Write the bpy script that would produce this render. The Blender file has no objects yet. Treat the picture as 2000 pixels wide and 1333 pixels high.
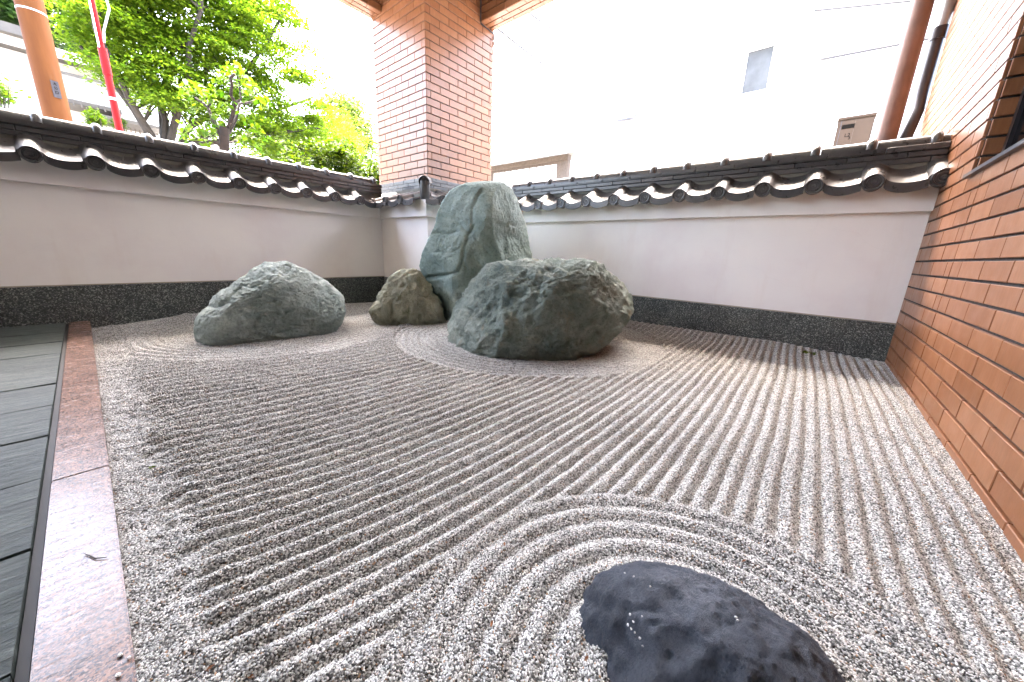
import bpy, bmesh, math, random
import numpy as np
from mathutils import Vector, Matrix, noise as mn

random.seed(7); RNG = np.random.default_rng(7)
SC = bpy.context.scene
COL = SC.collection
RAD = math.radians

# ------------------------------------------------------------------ camera
F_PX, PITCH, ROLL, YAW, ZC = 687.57, -14.17, 2.233, 39.72, 0.60     # pixels of a 2000 px wide picture
def _basis():
    y, p, r = RAD(YAW), RAD(PITCH), RAD(ROLL)
    f = np.array([math.cos(p)*math.cos(y), math.cos(p)*math.sin(y), math.sin(p)])
    rt = np.array([math.sin(y), -math.cos(y), 0.0]); up = np.cross(rt, f)
    return math.cos(r)*rt+math.sin(r)*up, -math.sin(r)*rt+math.cos(r)*up, f
CR, CU, CF = _basis()
CAM = np.array([0, 0, ZC])
cam_d = bpy.data.cameras.new('camera'); cam = bpy.data.objects.new('camera', cam_d); COL.objects.link(cam)
cam_d.sensor_width = 36; cam_d.lens = F_PX/2000*36; cam_d.clip_start = 0.02; cam_d.clip_end = 900
cam.matrix_world = Matrix(((CR[0], CU[0], -CF[0], 0), (CR[1], CU[1], -CF[1], 0), (CR[2], CU[2], -CF[2], ZC), (0, 0, 0, 1)))
SC.camera = cam

# ------------------------------------------------------------------ sky, sun, exposure
SUN_EL, SUN_AZ = RAD(72), RAD(42)            # direction the light comes from, azimuth from +X towards +Y
w = bpy.data.worlds.new('World'); SC.world = w; w.use_nodes = True
nt = w.node_tree; bg = nt.nodes['Background']
sky = nt.nodes.new('ShaderNodeTexSky'); sky.sky_type = 'NISHITA'; sky.sun_disc = False
sky.sun_elevation = SUN_EL; sky.sun_rotation = math.pi/2-SUN_AZ
sky.air_density = 1.0; sky.dust_density = 8.0; sky.ozone_density = 0.0; sky.altitude = 0
nt.links.new(sky.outputs[0], bg.inputs[0]); bg.inputs[1].default_value = 0.15
sd = bpy.data.lights.new('sun', 'SUN'); sd.energy = 0.8; sd.angle = RAD(12); sd.color = (1, 0.95, 0.88)
sun = bpy.data.objects.new('sun', sd); COL.objects.link(sun)
sdir = Vector((math.cos(SUN_EL)*math.cos(SUN_AZ), math.cos(SUN_EL)*math.sin(SUN_AZ), math.sin(SUN_EL)))
sun.rotation_euler = sdir.to_track_quat('Z', 'Y').to_euler(); sun.location = (0, 0, 30)
vs = SC.view_settings; vs.view_transform = 'Standard'; vs.look = 'None'; vs.gamma = 1; vs.use_curve_mapping = False
vs.exposure = 4.97
cy = SC.cycles; cy.use_denoising = True; cy.max_bounces = 10; cy.diffuse_bounces = 6; cy.glossy_bounces = 4
cy.sample_clamp_indirect = 12; cy.caustics_reflective = False; cy.caustics_refractive = False
try: cy.denoiser = 'OPENIMAGEDENOISE'; cy.denoising_input_passes = 'RGB_ALBEDO_NORMAL'
except Exception: pass

# ------------------------------------------------------------------ helpers
def ray(px, py): return (px-1000)/F_PX*CR-(py-666.5)/F_PX*CU+CF
def pix(px, py, axis, val):
    d = ray(px, py); c = CAM[axis]; return CAM+d*((val-c)/d[axis])
def topx(P):
    q = np.asarray(P, float)-CAM; d = q@CF
    return np.stack([1000+F_PX*(q@CR)/d, 666.5-F_PX*(q@CU)/d], -1)
def new(name, me, mat=None, parent=None, loc=None, rot=None):
    o = bpy.data.objects.new(name, me); COL.objects.link(o)
    if mat is not None and me is not None and not me.materials: me.materials.append(mat)
    if parent is not None: o.parent = parent
    if loc is not None: o.location = loc
    if rot is not None: o.rotation_euler = rot
    return o
def empty(name, loc=(0, 0, 0), rz=0):
    o = bpy.data.objects.new(name, None); COL.objects.link(o); o.location = loc; o.rotation_euler = (0, 0, rz)
    o.empty_display_size = 0.1; return o
def tag(o, label, cat=None, group=None, kind=None):
    o['label'] = label
    if cat: o['category'] = cat
    if group: o['group'] = group
    if kind: o['kind'] = kind
    return o
def mesh(name, v, f, smooth=False):
    me = bpy.data.meshes.new(name); me.from_pydata([tuple(map(float, p)) for p in v], [], [tuple(q) for q in f]); me.update()
    if smooth: me.polygons.foreach_set('use_smooth', [True]*len(me.polygons)); me.set_sharp_from_angle(angle=RAD(50))
    return me
class MB:
    """collects simple solids for one mesh"""
    def __init__(s): s.v = []; s.f = []
    def add(s, v, f):
        b = len(s.v); s.v += [tuple(map(float, p)) for p in v]; s.f += [tuple(i+b for i in q) for q in f]; return s
    def box(s, a, b):
        (x0, y0, z0), (x1, y1, z1) = a, b
        return s.add([(x0,y0,z0),(x1,y0,z0),(x1,y1,z0),(x0,y1,z0),(x0,y0,z1),(x1,y0,z1),(x1,y1,z1),(x0,y1,z1)],
                     [(0,3,2,1),(4,5,6,7),(0,1,5,4),(1,2,6,5),(2,3,7,6),(3,0,4,7)])
    def tube(s, pts, rad, n=10, cap=True):
        pts = [np.array(p, float) for p in pts]; rad = rad if hasattr(rad, '__len__') else [rad]*len(pts)
        V = []; a = None
        for i, p in enumerate(pts):
            t = pts[min(i+1, len(pts)-1)]-pts[max(i-1, 0)]; t = t/(np.linalg.norm(t)+1e-12)
            if a is None: a = np.cross(np.array([0, 0, 1.0]) if abs(t[2]) < .9 else np.array([1.0, 0, 0]), t)
            a = a-t*(a@t); a = a/(np.linalg.norm(a)+1e-12); b = np.cross(t, a)
            for k in range(n):
                an = 2*math.pi*k/n; V.append(p+rad[i]*(math.cos(an)*a+math.sin(an)*b))
        Fc = [(i*n+k, i*n+(k+1) % n, (i+1)*n+(k+1) % n, (i+1)*n+k) for i in range(len(pts)-1) for k in range(n)]
        if cap: Fc += [tuple(range(n-1, -1, -1)), tuple((len(pts)-1)*n+k for k in range(n))]
        return s.add(V, Fc)
    def build(s, name, mat=None, parent=None, smooth=False, **k):
        return new(name, mesh(name, s.v, s.f, smooth), mat, parent, **k)
def add_text(body, size, loc, rot, mat, parent, name='lettering'):
    cu = bpy.data.curves.new(name, 'FONT'); cu.body = body; cu.size = size; cu.align_x = 'CENTER'; cu.align_y = 'CENTER'; cu.extrude = 0.0015
    t = bpy.data.objects.new(name, cu); COL.objects.link(t)
    dg = bpy.context.evaluated_depsgraph_get(); me = bpy.data.meshes.new_from_object(t.evaluated_get(dg))
    bpy.data.objects.remove(t); bpy.data.curves.remove(cu)
    me.materials.clear(); return new(name, me, mat, parent, loc, rot)

# value noise on a numpy grid
def vnoise(x, y, scale, seed=0, oct=3, gain=.5):
    r = np.zeros_like(x); amp = 1; tot = 0; g = np.random.default_rng(seed)
    for o in range(oct):
        T = g.random((256, 256)); xs = x*scale; ys = y*scale
        xi = np.floor(xs).astype(int); yi = np.floor(ys).astype(int); fx = xs-xi; fy = ys-yi
        fx = fx*fx*(3-2*fx); fy = fy*fy*(3-2*fy); a = xi & 255; b = yi & 255; c = (xi+1) & 255; d = (yi+1) & 255
        r += amp*((T[a, b]*(1-fx)+T[c, b]*fx)*(1-fy)+(T[a, d]*(1-fx)+T[c, d]*fx)*fy-.5)*2
        tot += amp; amp *= gain; scale *= 2.03
    return r/tot

# ------------------------------------------------------------------ materials
def M(name, rough=.6, spec=.5):
    m = bpy.data.materials.new(name); m.use_nodes = True; t = m.node_tree; b = t.nodes['Principled BSDF']
    b.inputs['Roughness'].default_value = rough; b.inputs['Specular IOR Level'].default_value = spec
    return m, t, b
def N(t, kind, **k):
    n = t.nodes.new('ShaderNode'+kind)
    for a, v in k.items():
        if a in n.inputs: n.inputs[a].default_value = v
        else: setattr(n, a, v)
    return n
def ramp(t, stops, interp='LINEAR'):
    n = t.nodes.new('ShaderNodeValToRGB'); r = n.color_ramp; r.interpolation = interp
    while len(r.elements) < len(stops): r.elements.new(.5)
    for e, (p, c) in zip(r.elements, stops): e.position = p; e.color = (*c, 1) if len(c) == 3 else c
    return n
def coords(t, scale=(1, 1, 1), world=False):
    if world:
        g = N(t, 'NewGeometry'); mp = N(t, 'Mapping'); t.links.new(g.outputs['Position'], mp.inputs[0])
    else:
        g = N(t, 'TexCoord'); mp = N(t, 'Mapping'); t.links.new(g.outputs['Object'], mp.inputs[0])
    mp.inputs['Scale'].default_value = scale; return mp.outputs[0]
def noise_n(t, vec, scale, detail=4, rough=.55, dist=0):
    n = N(t, 'TexNoise', Scale=scale, Detail=detail, Roughness=rough, Distortion=dist); t.links.new(vec, n.inputs['Vector']); return n.outputs['Fac']
def mixc(t, fac, a, b, mode='MIX'):
    n = t.nodes.new('ShaderNodeMix'); n.data_type = 'RGBA'; n.blend_type = mode
    for s, v in ((0, fac), (6, a), (7, b)):
        if hasattr(v, 'is_output'): t.links.new(v, n.inputs[s])
        else: n.inputs[s].default_value = v if s == 0 else (*v, 1)
    return n.outputs[2]
def bump(t, b, h, strength=.3, dist=.01, prev=None):
    n = N(t, 'Bump', Strength=strength, Distance=dist); t.links.new(h, n.inputs['Height'])
    if prev is not None: t.links.new(prev, n.inputs['Normal'])
    t.links.new(n.outputs[0], b.inputs['Normal']); return n.outputs[0]
def base(t, b, c):
    if hasattr(c, 'is_output'): t.links.new(c, b.inputs['Base Color'])
    else: b.inputs['Base Color'].default_value = (*c, 1)
def rnd(t): return N(t, 'ObjectInfo').outputs['Random']

def m_plain(name, col, rough=.6, var=.12, scale=8, bmp=0, spec=.5, metal=0):
    m, t, b = M(name, rough, spec); v = coords(t, world=True); f = noise_n(t, v, scale)
    r = ramp(t, [(.3, [c*(1-var) for c in col]), (.7, [min(1, c*(1+var)) for c in col])]); t.links.new(f, r.inputs[0]); base(t, b, r.outputs[0])
    if bmp: bump(t, b, noise_n(t, v, scale*6, 5), bmp, .004)
    b.inputs['Metallic'].default_value = metal; return m

def m_plaster():
    m, t, b = M('plaster', .75, .25); v = coords(t, world=True)
    r = ramp(t, [(.25, (.73, .67, .665)), (.5, (.79, .755, .735)), (.78, (.83, .80, .76))]); t.links.new(noise_n(t, v, 1.6, 5, .6, .3), r.inputs[0])
    st = ramp(t, [(.0, (.80, .72, .68)), (.2, (.93, .89, .86)), (.42, (1, 1, 1))]); t.links.new(noise_n(t, coords(t, (3.5, 3.5, .55), True), 1.5, 6, .65), st.inputs[0])
    c = mixc(t, .8, r.outputs[0], st.outputs[0], 'MULTIPLY')
    vo = N(t, 'TexVoronoi', feature='DISTANCE_TO_EDGE', Scale=1.3); dv = N(t, 'TexNoise', Scale=3, Detail=5); t.links.new(v, dv.inputs['Vector'])
    mx = mixc(t, .18, v, dv.outputs['Color']); t.links.new(mx, vo.inputs['Vector'])
    cr = ramp(t, [(0, (.75, .72, .68)), (.0035, (1, 1, 1))]); t.links.new(vo.outputs['Distance'], cr.inputs[0])
    base(t, b, mixc(t, .07, c, cr.outputs[0], 'MULTIPLY'))
    p = bump(t, b, noise_n(t, v, 180, 3), .12, .002); bump(t, b, noise_n(t, v, 9, 4), .15, .01, p); return m
def m_granite():
    m, t, b = M('granite', .42, .5); v = coords(t, world=True)
    vo = N(t, 'TexVoronoi', Scale=210); t.links.new(v, vo.inputs['Vector']); s = N(t, 'SeparateColor'); t.links.new(vo.outputs['Color'], s.inputs[0])
    r = ramp(t, [(0, (.03, .035, .033)), (.40, (.06, .068, .065)), (.66, (.12, .13, .125)), (.87, (.30, .31, .295))], 'CONSTANT'); t.links.new(s.outputs[0], r.inputs[0])
    d = ramp(t, [(.3, (.7, .7, .72)), (.7, (1.1, 1.1, 1.05))]); t.links.new(noise_n(t, v, 4, 5), d.inputs[0])
    base(t, b, mixc(t, 1, r.outputs[0], d.outputs[0], 'MULTIPLY')); bump(t, b, vo.outputs['Distance'], .12, .002); return m
def m_kawara():
    m, t, b = M('kawara_tile', .3, .6); b.inputs['Metallic'].default_value = .12; v = coords(t, world=True)
    r = ramp(t, [(.2, (.046, .046, .047)), (.55, (.058, .057, .059)), (.85, (.074, .073, .074))]); t.links.new(noise_n(t, v, 22, 6, .6), r.inputs[0])
    ob = ramp(t, [(0, (.8, .8, .8)), (1, (1.2, 1.17, 1.15))]); t.links.new(rnd(t), ob.inputs[0])
    base(t, b, mixc(t, 1, r.outputs[0], ob.outputs[0], 'MULTIPLY'))
    rr = ramp(t, [(.3, (.26, .26, .26)), (.7, (.36, .36, .36))]); t.links.new(noise_n(t, v, 25, 3), rr.inputs[0]); t.links.new(rr.outputs[0], b.inputs['Roughness'])
    bump(t, b, noise_n(t, v, 130, 4), .1, .002); return m
def m_brick(name, c0, c1):
    m, t, b = M(name, .3, .62); v = coords(t, world=True)
    ob = ramp(t, [(0, c0), (.5, [(a+q)/2 for a, q in zip(c0, c1)]), (1, c1)]); t.links.new(rnd(t), ob.inputs[0])
    g = ramp(t, [(.3, (.86, .84, .82)), (.7, (1.08, 1.08, 1.08))]); t.links.new(noise_n(t, coords(t, (30, 30, 4), True), 3, 5), g.inputs[0])
    base(t, b, mixc(t, 1, ob.outputs[0], g.outputs[0], 'MULTIPLY'))
    rr = ramp(t, [(.3, (.29, .29, .29)), (.7, (.42, .42, .42))]); t.links.new(noise_n(t, v, 12, 4), rr.inputs[0]); t.links.new(rr.outputs[0], b.inputs['Roughness'])
    bump(t, b, noise_n(t, v, 160, 4), .12, .002); return m
def m_gravel():
    m, t, b = M('gravel_base', .85, .2); v = coords(t, world=True)
    vo = N(t, 'TexVoronoi', Scale=330); t.links.new(v, vo.inputs['Vector']); s = N(t, 'SeparateColor'); t.links.new(vo.outputs['Color'], s.inputs[0])
    r = ramp(t, [(0, (.05, .05, .048)), (.2, (.14, .138, .132)), (.5, (.24, .237, .228)), (.75, (.34, .336, .325)), (.95, (.2, .14, .10))], 'CONSTANT'); t.links.new(s.outputs[0], r.inputs[0])  # kept darker than the pebbles to paint shade into the gaps
    base(t, b, r.outputs[0]); iv = N(t, 'Math', operation='MULTIPLY'); iv.inputs[1].default_value = -1; t.links.new(vo.outputs['Distance'], iv.inputs[0])
    bump(t, b, iv.outputs[0], .9, .005); return m
def m_pebble():
    m, t, b = M('pebble', .7, .3)
    r = ramp(t, [(0, (.08, .08, .078)), (.08, (.20, .20, .195)), (.22, (.43, .43, .415)), (.48, (.63, .63, .61)), (.76, (.80, .80, .78)), (.975, (.42, .28, .18))], 'CONSTANT'); t.links.new(rnd(t), r.inputs[0])
    base(t, b, r.outputs[0]); return m
def m_rock(name, cols, scale=3.0, moss=None, rough=.8, streak=(1, 1, 1), bs=.6):
    m, t, b = M(name, rough, .35); v = coords(t, streak, True)
    r = ramp(t, [(.2, cols[0]), (.42, cols[1]), (.58, cols[2]), (.8, cols[3])]); t.links.new(noise_n(t, v, scale, 9, .68, .6), r.inputs[0])
    sp = ramp(t, [(.33, (.55, .57, .55)), (.45, (1, 1, 1)), (.66, (1.15, 1.15, 1.12))]); t.links.new(noise_n(t, v, scale*22, 5, .7), sp.inputs[0])
    c = mixc(t, .85, r.outputs[0], sp.outputs[0], 'MULTIPLY')
    if moss:
        k = ramp(t, [(.56, (0, 0, 0)), (.72, (1, 1, 1))]); t.links.new(noise_n(t, v, scale*1.7, 6, .7), k.inputs[0]); c = mixc(t, k.outputs[0], c, moss)
    base(t, b, c)
    p = bump(t, b, noise_n(t, v, scale*9, 9, .72, .4), bs, .035); bump(t, b, noise_n(t, v, scale*45, 6, .75), bs, .008, p); return m
def m_slate():
    m, t, b = M('slate', .5, .35); v = coords(t, (4, 26, 4), True)
    r = ramp(t, [(.25, (.022, .030, .030)), (.5, (.055, .068, .067)), (.75, (.14, .158, .152))]); t.links.new(noise_n(t, v, 1.6, 8, .7, 1.2), r.inputs[0])
    ob = ramp(t, [(0, (.8, .85, .85)), (1, (1.2, 1.2, 1.15))]); t.links.new(rnd(t), ob.inputs[0])
    base(t, b, mixc(t, 1, r.outputs[0], ob.outputs[0], 'MULTIPLY')); bump(t, b, noise_n(t, v, 2.2, 8, .7, 1.5), .9, .012); return m
def m_kerb():
    m, t, b = M('red_granite', .16, .34); b.inputs['Coat Weight'].default_value = .04; b.inputs['Coat Roughness'].default_value = .06; b.inputs['Coat IOR'].default_value = 1.7; v = coords(t, world=True)
    vo = N(t, 'TexVoronoi', Scale=420); t.links.new(v, vo.inputs['Vector']); s = N(t, 'SeparateColor'); t.links.new(vo.outputs['Color'], s.inputs[0])
    r = ramp(t, [(0, (.05, .045, .05)), (.25, (.15, .11, .10)), (.5, (.27, .155, .115)), (.8, (.34, .22, .17))], 'CONSTANT'); t.links.new(s.outputs[0], r.inputs[0])
    g = ramp(t, [(.35, (.55, .55, .58)), (.6, (1, 1, 1))]); t.links.new(noise_n(t, v, 16, 6, .65), g.inputs[0])
    base(t, b, mixc(t, .8, r.outputs[0], g.outputs[0], 'MULTIPLY'))
    rr = ramp(t, [(.35, (.10, .10, .10)), (.7, (.34, .34, .34))]); t.links.new(noise_n(t, coords(t, (10, 30, 10), True), 2.2, 6, .7, .8), rr.inputs[0]); t.links.new(rr.outputs[0], b.inputs['Roughness'])
    bump(t, b, noise_n(t, coords(t, (14, 40, 14), True), 2, 6, .65, 1), .3, .003); return m
def m_leaf(name, c0, c1, trans=.45):
    m, t, b = M(name, .55, .14); g = N(t, 'NewGeometry')
    r = ramp(t, [(0, c0), (1, c1)]); t.links.new(g.outputs['Random Per Island'], r.inputs[0]); base(t, b, r.outputs[0])
    tr = N(t, 'BsdfTranslucent'); mx = N(t, 'MixShader'); mx.inputs[0].default_value = trans
    tc = mixc(t, 1, r.outputs[0], (1.3, 1.35, .7), 'MULTIPLY'); t.links.new(tc, tr.inputs[0])
    t.links.new(b.outputs[0], mx.inputs[1]); t.links.new(tr.outputs[0], mx.inputs[2]); t.links.new(mx.outputs[0], t.nodes['Material Output'].inputs[0]); return m
def m_utility():
    m, t, b = M('brown_painted_pole', .7, .1); v = coords(t, (3, 3, .5), True)
    r = ramp(t, [(.3, (.055, .018, .0045)), (.6, (.082, .030, .008)), (.72, (.066, .034, .017)), (.85, (.04, .03, .022))]); t.links.new(noise_n(t, v, 1.3, 7, .65), r.inputs[0]); base(t, b, r.outputs[0]); return m

PLASTER, GRAN, KAW, GRAVEL, PEB, SLATE, KERB = m_plaster(), m_granite(), m_kawara(), m_gravel(), m_pebble(), m_slate(), m_kerb()
BRICK = m_brick('tan_brick_tile', (.225, .090, .037), (.29, .128, .060))
MORTAR = m_plain('mortar', (.045, .038, .036), .9, .3, 60)
MORTAR2 = m_plain('shaded_mortar', (.06, .056, .056), .9, .4, 40)  # mortar darkened so its colour carries the shade of the recessed joints
CEIL = m_plain('ceiling_board', (.74, .72, .69), .8)  # unseen ceiling, made pale to bounce more light down
PAINTW = m_plain('white_render', (.74, .73, .71), .8, .05, 2)
DARKM = m_plain('dark_metal', (.03, .035, .05), .35, .1, 10)
GLASS = m_plain('dark_glass', (.004, .004, .005), .1, .1, 4, 0, .15)
ASPH = m_plain('street_concrete', (.26, .255, .245), .9, .2, 3, .3)  # unseen ground, made pale so it bounces light into the garden
BARK = m_plain('maple_bark', (.022, .017, .013), .9, .35, 14, .5)
BARK2 = m_plain('plum_bark', (.016, .008, .0055), .85, .4, 30, .5)
BPIPE = m_plain('brown_steel', (.085, .045, .036), .42, .25, 7)
BLKPIPE = m_plain('black_plastic', (.018, .017, .022), .3, .1, 9)
ZINC = m_plain('zinc', (.3, .31, .32), .4, .1, 9, 0, .5, .4)
REDP = m_plain('red_paint', (.20, .001, .002), .5, .08, 9, 0, .15)
WHITEP = m_plain('white_paint', (.8, .8, .8), .5, .04, 9)
BEIGE = m_plain('shaded_beige_enamel', (.05, .034, .023), .6, .06, 9, 0, .12)  # beige darkened so the colour stands in for shade on the box
INK = m_plain('dark_print', (.006, .005, .004), .9, .05, 9, 0, .05)
REDINK = m_plain('red_print', (.18, .008, .008), .7, .05, 9)
TIMBER = m_plain('weathered_timber', (.075, .057, .044), .8, .25, 20, .2)
PAPER = m_plain('paper_strip', (.45, .44, .43), .8, .05, 9)
ROOFT = m_plain('grey_roof', (.25, .24, .23), .7, .2, 12)
CREAM = m_plain('cream_render', (.66, .60, .50), .8, .05, 3)
UTIL = m_utility()
CABLE = m_plain('cable_rubber', (.03, .03, .035), .6, .1, 9)
LEAF_MAPLE = m_leaf('maple_leaf', (.045, .100, .007), (.125, .185, .012), .6)
LEAF_PLUM = m_leaf('plum_leaf', (.024, .070, .003), (.075, .115, .005))
LEAF_HEDGE = m_leaf('hedge_leaf', (.010, .030, .002), (.055, .080, .004))
LEAF_DARK = m_leaf('hill_leaf', (.012, .035, .008), (.035, .07, .012), .35)
LEAF_PALE = m_leaf('pale_leaf', (.035, .062, .014), (.075, .10, .025))
LEAF_DRY = m_plain('dry_leaf', (.22, .09, .035), .7, .2, 30)
MOSS = m_leaf('moss_blade', (.05, .09, .015), (.12, .16, .03))

YL, XR, YB = 3.7526, 3.0155, -0.42            # planes of the left wall, right wall and brick wall
XB, YP = 2.185, 2.93                          # plaster base under the pillar: left face, front face
PX, PY, PS = 2.4337, 3.241, 0.948             # brick pillar corner and side
ZBEAM = 2.985                                 # soffit of the beams
BACKX = -3.2                                  # unseen wall added to shut out light behind the walk

# ------------------------------------------------------------------ ground outside
tag(MB().box((-300, -300, -.4), (300, 300, -.1)).build('ground', ASPH), 'unseen concrete ground around the walled garden, made pale to bounce light', 'ground', kind='structure')

# ------------------------------------------------------------------ raked gravel
def base_h(x, y): return .05-.06*(y+.42)/4.17
DARK_C = (.40, .0); FRONT_C = (1.97, 1.50); LEFT_C = (.82, 2.95)
def gravel():
    x0, x1, y0, y1, st = -.052, 3.03, -.435, 3.77, .0064
    nx, ny = int((x1-x0)/st)+1, int((y1-y0)/st)+1
    X, Y = np.meshgrid(np.linspace(x0, x1, nx), np.linspace(y0, y1, ny), indexing='ij')
    # the rake's lines bend up towards the kerb and open out towards the far wall
    Yr = Y-.15*np.exp(-np.maximum(X, 0)/.36)*np.clip((Y+.1)/.5, 0, 1)-.02*(X-1.2)*(X > 1.2)
    lamf = lambda q: .0392+.015*np.clip((q-.45)/1.0, 0, 1)
    ty = np.linspace(-1.2, 4.2, 2000); tp = np.concatenate([[0], np.cumsum(np.diff(ty)/lamf((ty[1:]+ty[:-1])/2))])
    ph = np.interp(Yr+.010*vnoise(X, Y, .9, 1, 2)+.0045*vnoise(X, Y*1.0, 3.5, 2, 2), ty, tp)
    amp = .0142*(1+.28*vnoise(X, Y, 4.5, 3, 3))*lamf(Yr)/.0392*(1+.15*np.clip(Yr-.5, 0, 1))
    prof = lambda p: (.5+.5*np.cos(2*np.pi*p))**.65
    hs = amp*prof(ph)
    edge = np.clip((X-.015-.04*vnoise(X, Y, 5, 4, 2))/.06, 0, 1)*np.clip((Y+.405)/.03, 0, 1)*np.clip((3.0-X)/.04, 0, 1)
    # rings round the dark rock
    wob = .012*vnoise(X, Y, 2.5, 5, 2)
    d1 = np.hypot(X-DARK_C[0], Y-DARK_C[1])+wob*.8
    h1 = .0105*prof((d1-.414)/.0475)*(1+.25*vnoise(X, Y, 5, 8, 2))
    m1 = np.clip((.437-d1)/.014, 0, 1)
    # rings round the front rock: fine and low
    d2 = np.hypot((X-FRONT_C[0])*1.02, (Y-FRONT_C[1]))+wob*1.5
    low = np.clip((d2-.55)/.15, 0, 1)
    leftside = np.clip((1.75-X)*2.2, .35, 1)*np.clip((Y-.9)*1.6+.45, .45, 1.25)
    h2 = .0095*prof(d2/.041)*low*leftside; m2 = np.clip((.93-d2)/.02, 0, 1)
    # rings round the left stone
    d3 = np.hypot((X-LEFT_C[0])*1.08, Y-LEFT_C[1])+wob*1.5
    h3 = .0115*prof(d3/.052)*np.clip((d3-.6)/.1, 0, 1)*np.clip(1-(X-.5)*1.3, .25, 1); m3 = np.clip((.93-d3)/.03, 0, 1)
    far = np.clip((3.35-Y)/.25, .12, 1)
    H = hs*edge*far
    H = H*(1-m2)+h2*m2; H = H*(1-m3)+h3*m3*edge; H = H*(1-m1)+h1*m1
    # heaps against the stones and walls
    H += .022*np.exp(-((d2-.47)/.13)**2)*np.clip((X-1.7)*1.5, 0, 1)*np.clip((1.6-Y)*2, 0, 1)
    H += .012*np.clip((.62-d2)/.2, 0, 1)+.015*np.clip((.62-d3)/.2, 0, 1)+.022*np.clip((.20-d1)/.12, 0, 1)
    H += .035*np.clip((Y-3.45)/.28, 0, 1)*np.clip((X-.1)*3, 0, 1)*np.clip((2.1-X)*1.2, .2, 1)+.03*np.clip((X-2.75)/.25, 0, 1)*np.clip((Y+.3)*2.5, 0, 1)
    H += .0045*vnoise(X, Y, 2.2, 6, 3)+.0032*vnoise(X, Y, 42, 7, 3)
    Z = base_h(X, Y)+H-.004
    Z = Z-.003*np.exp(-(X+.05)/.06)+np.exp(-((X-.02)/.07)**2)*(.015*vnoise(X, Y, 24, 21, 3)+.009*vnoise(X, Y, 8, 22, 2)-.003)
    v = np.stack([X, Y, Z], -1).reshape(-1, 3)
    I = np.arange(nx*ny).reshape(nx, ny); q = np.stack([I[:-1, :-1], I[1:, :-1], I[1:, 1:], I[:-1, 1:]], -1).reshape(-1, 4)
    me = bpy.data.meshes.new('gravel'); me.vertices.add(len(v)); me.vertices.foreach_set('co', v.ravel())
    me.loops.add(q.size); me.loops.foreach_set('vertex_index', q.ravel().astype(np.int32)); me.polygons.add(len(q))
    me.polygons.foreach_set('loop_start', np.arange(0, q.size, 4, dtype=np.int32)); me.polygons.foreach_set('use_smooth', np.ones(len(q), bool))
    me.update(); me.validate()
    D = np.hypot(X, Y).ravel()
    dens = np.where(D < 1.0, 150000, np.where(D < 1.6, 105000, np.where(D < 2.4, 75000, 45000))).astype(np.float32)
    out = (X < -.06) | (topx(v)[:, 0].reshape(X.shape) < -250) | ((np.stack([X, Y, Z-ZC], -1)@CF) < .12)
    dens[out.ravel()] *= .25
    a = me.attributes.new('dens', 'FLOAT', 'POINT'); a.data.foreach_set('value', dens)
    o = new('gravel', me, GRAVEL); me.materials.append(PEB)
    g = bpy.data.node_groups.new('gravel_pebbles', 'GeometryNodeTree')
    g.interface.new_socket('Geometry', in_out='INPUT', socket_type='NodeSocketGeometry'); g.interface.new_socket('Geometry', in_out='OUTPUT', socket_type='NodeSocketGeometry')
    n = g.nodes; L = g.links.new; gi = n.new('NodeGroupInput'); go = n.new('NodeGroupOutput')
    na = n.new('GeometryNodeInputNamedAttribute'); na.data_type = 'FLOAT'; na.inputs[0].default_value = 'dens'
    dp = n.new('GeometryNodeDistributePointsOnFaces'); L(gi.outputs[0], dp.inputs['Mesh']); L(na.outputs[0], dp.inputs['Density'])
    ico = n.new('GeometryNodeMeshIcoSphere'); ico.inputs['Radius'].default_value = .0020; ico.inputs['Subdivisions'].default_value = 1
    sm = n.new('GeometryNodeSetMaterial'); sm.inputs['Material'].default_value = PEB; L(ico.outputs[0], sm.inputs['Geometry'])
    rv = n.new('FunctionNodeRandomValue'); rv.data_type = 'FLOAT_VECTOR'; rv.inputs[0].default_value = (.55, .5, .4); rv.inputs[1].default_value = (1.35, 1.2, .95)
    rr = n.new('FunctionNodeRandomValue'); rr.data_type = 'FLOAT_VECTOR'; rr.inputs[0].default_value = (-.6, -.6, 0); rr.inputs[1].default_value = (.6, .6, 6.28)
    ip = n.new('GeometryNodeInstanceOnPoints'); L(dp.outputs['Points'], ip.inputs['Points']); L(sm.outputs[0], ip.inputs['Instance']); L(rv.outputs[0], ip.inputs['Scale'])
    L(rr.outputs[0], ip.inputs['Rotation'])
    jn = n.new('GeometryNodeJoinGeometry'); L(ip.outputs[0], jn.inputs[0]); L(gi.outputs[0], jn.inputs[0]); L(jn.outputs[0], go.inputs[0])
    o.modifiers.new('pebbles', 'NODES').node_group = g
    tag(o, 'pale grey gravel raked into parallel ridges and rings around the stones', 'gravel', kind='stuff')
    return X, Y, Z
GX, GY, GZ = gravel()
def gz(x, y):
    i = int(np.clip(round((x-GX[0, 0])/(GX[1, 0]-GX[0, 0])), 0, GX.shape[0]-1)); j = int(np.clip(round((y-GY[0, 0])/(GY[0, 1]-GY[0, 0])), 0, GX.shape[1]-1))
    return float(GZ[i, j])

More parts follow.
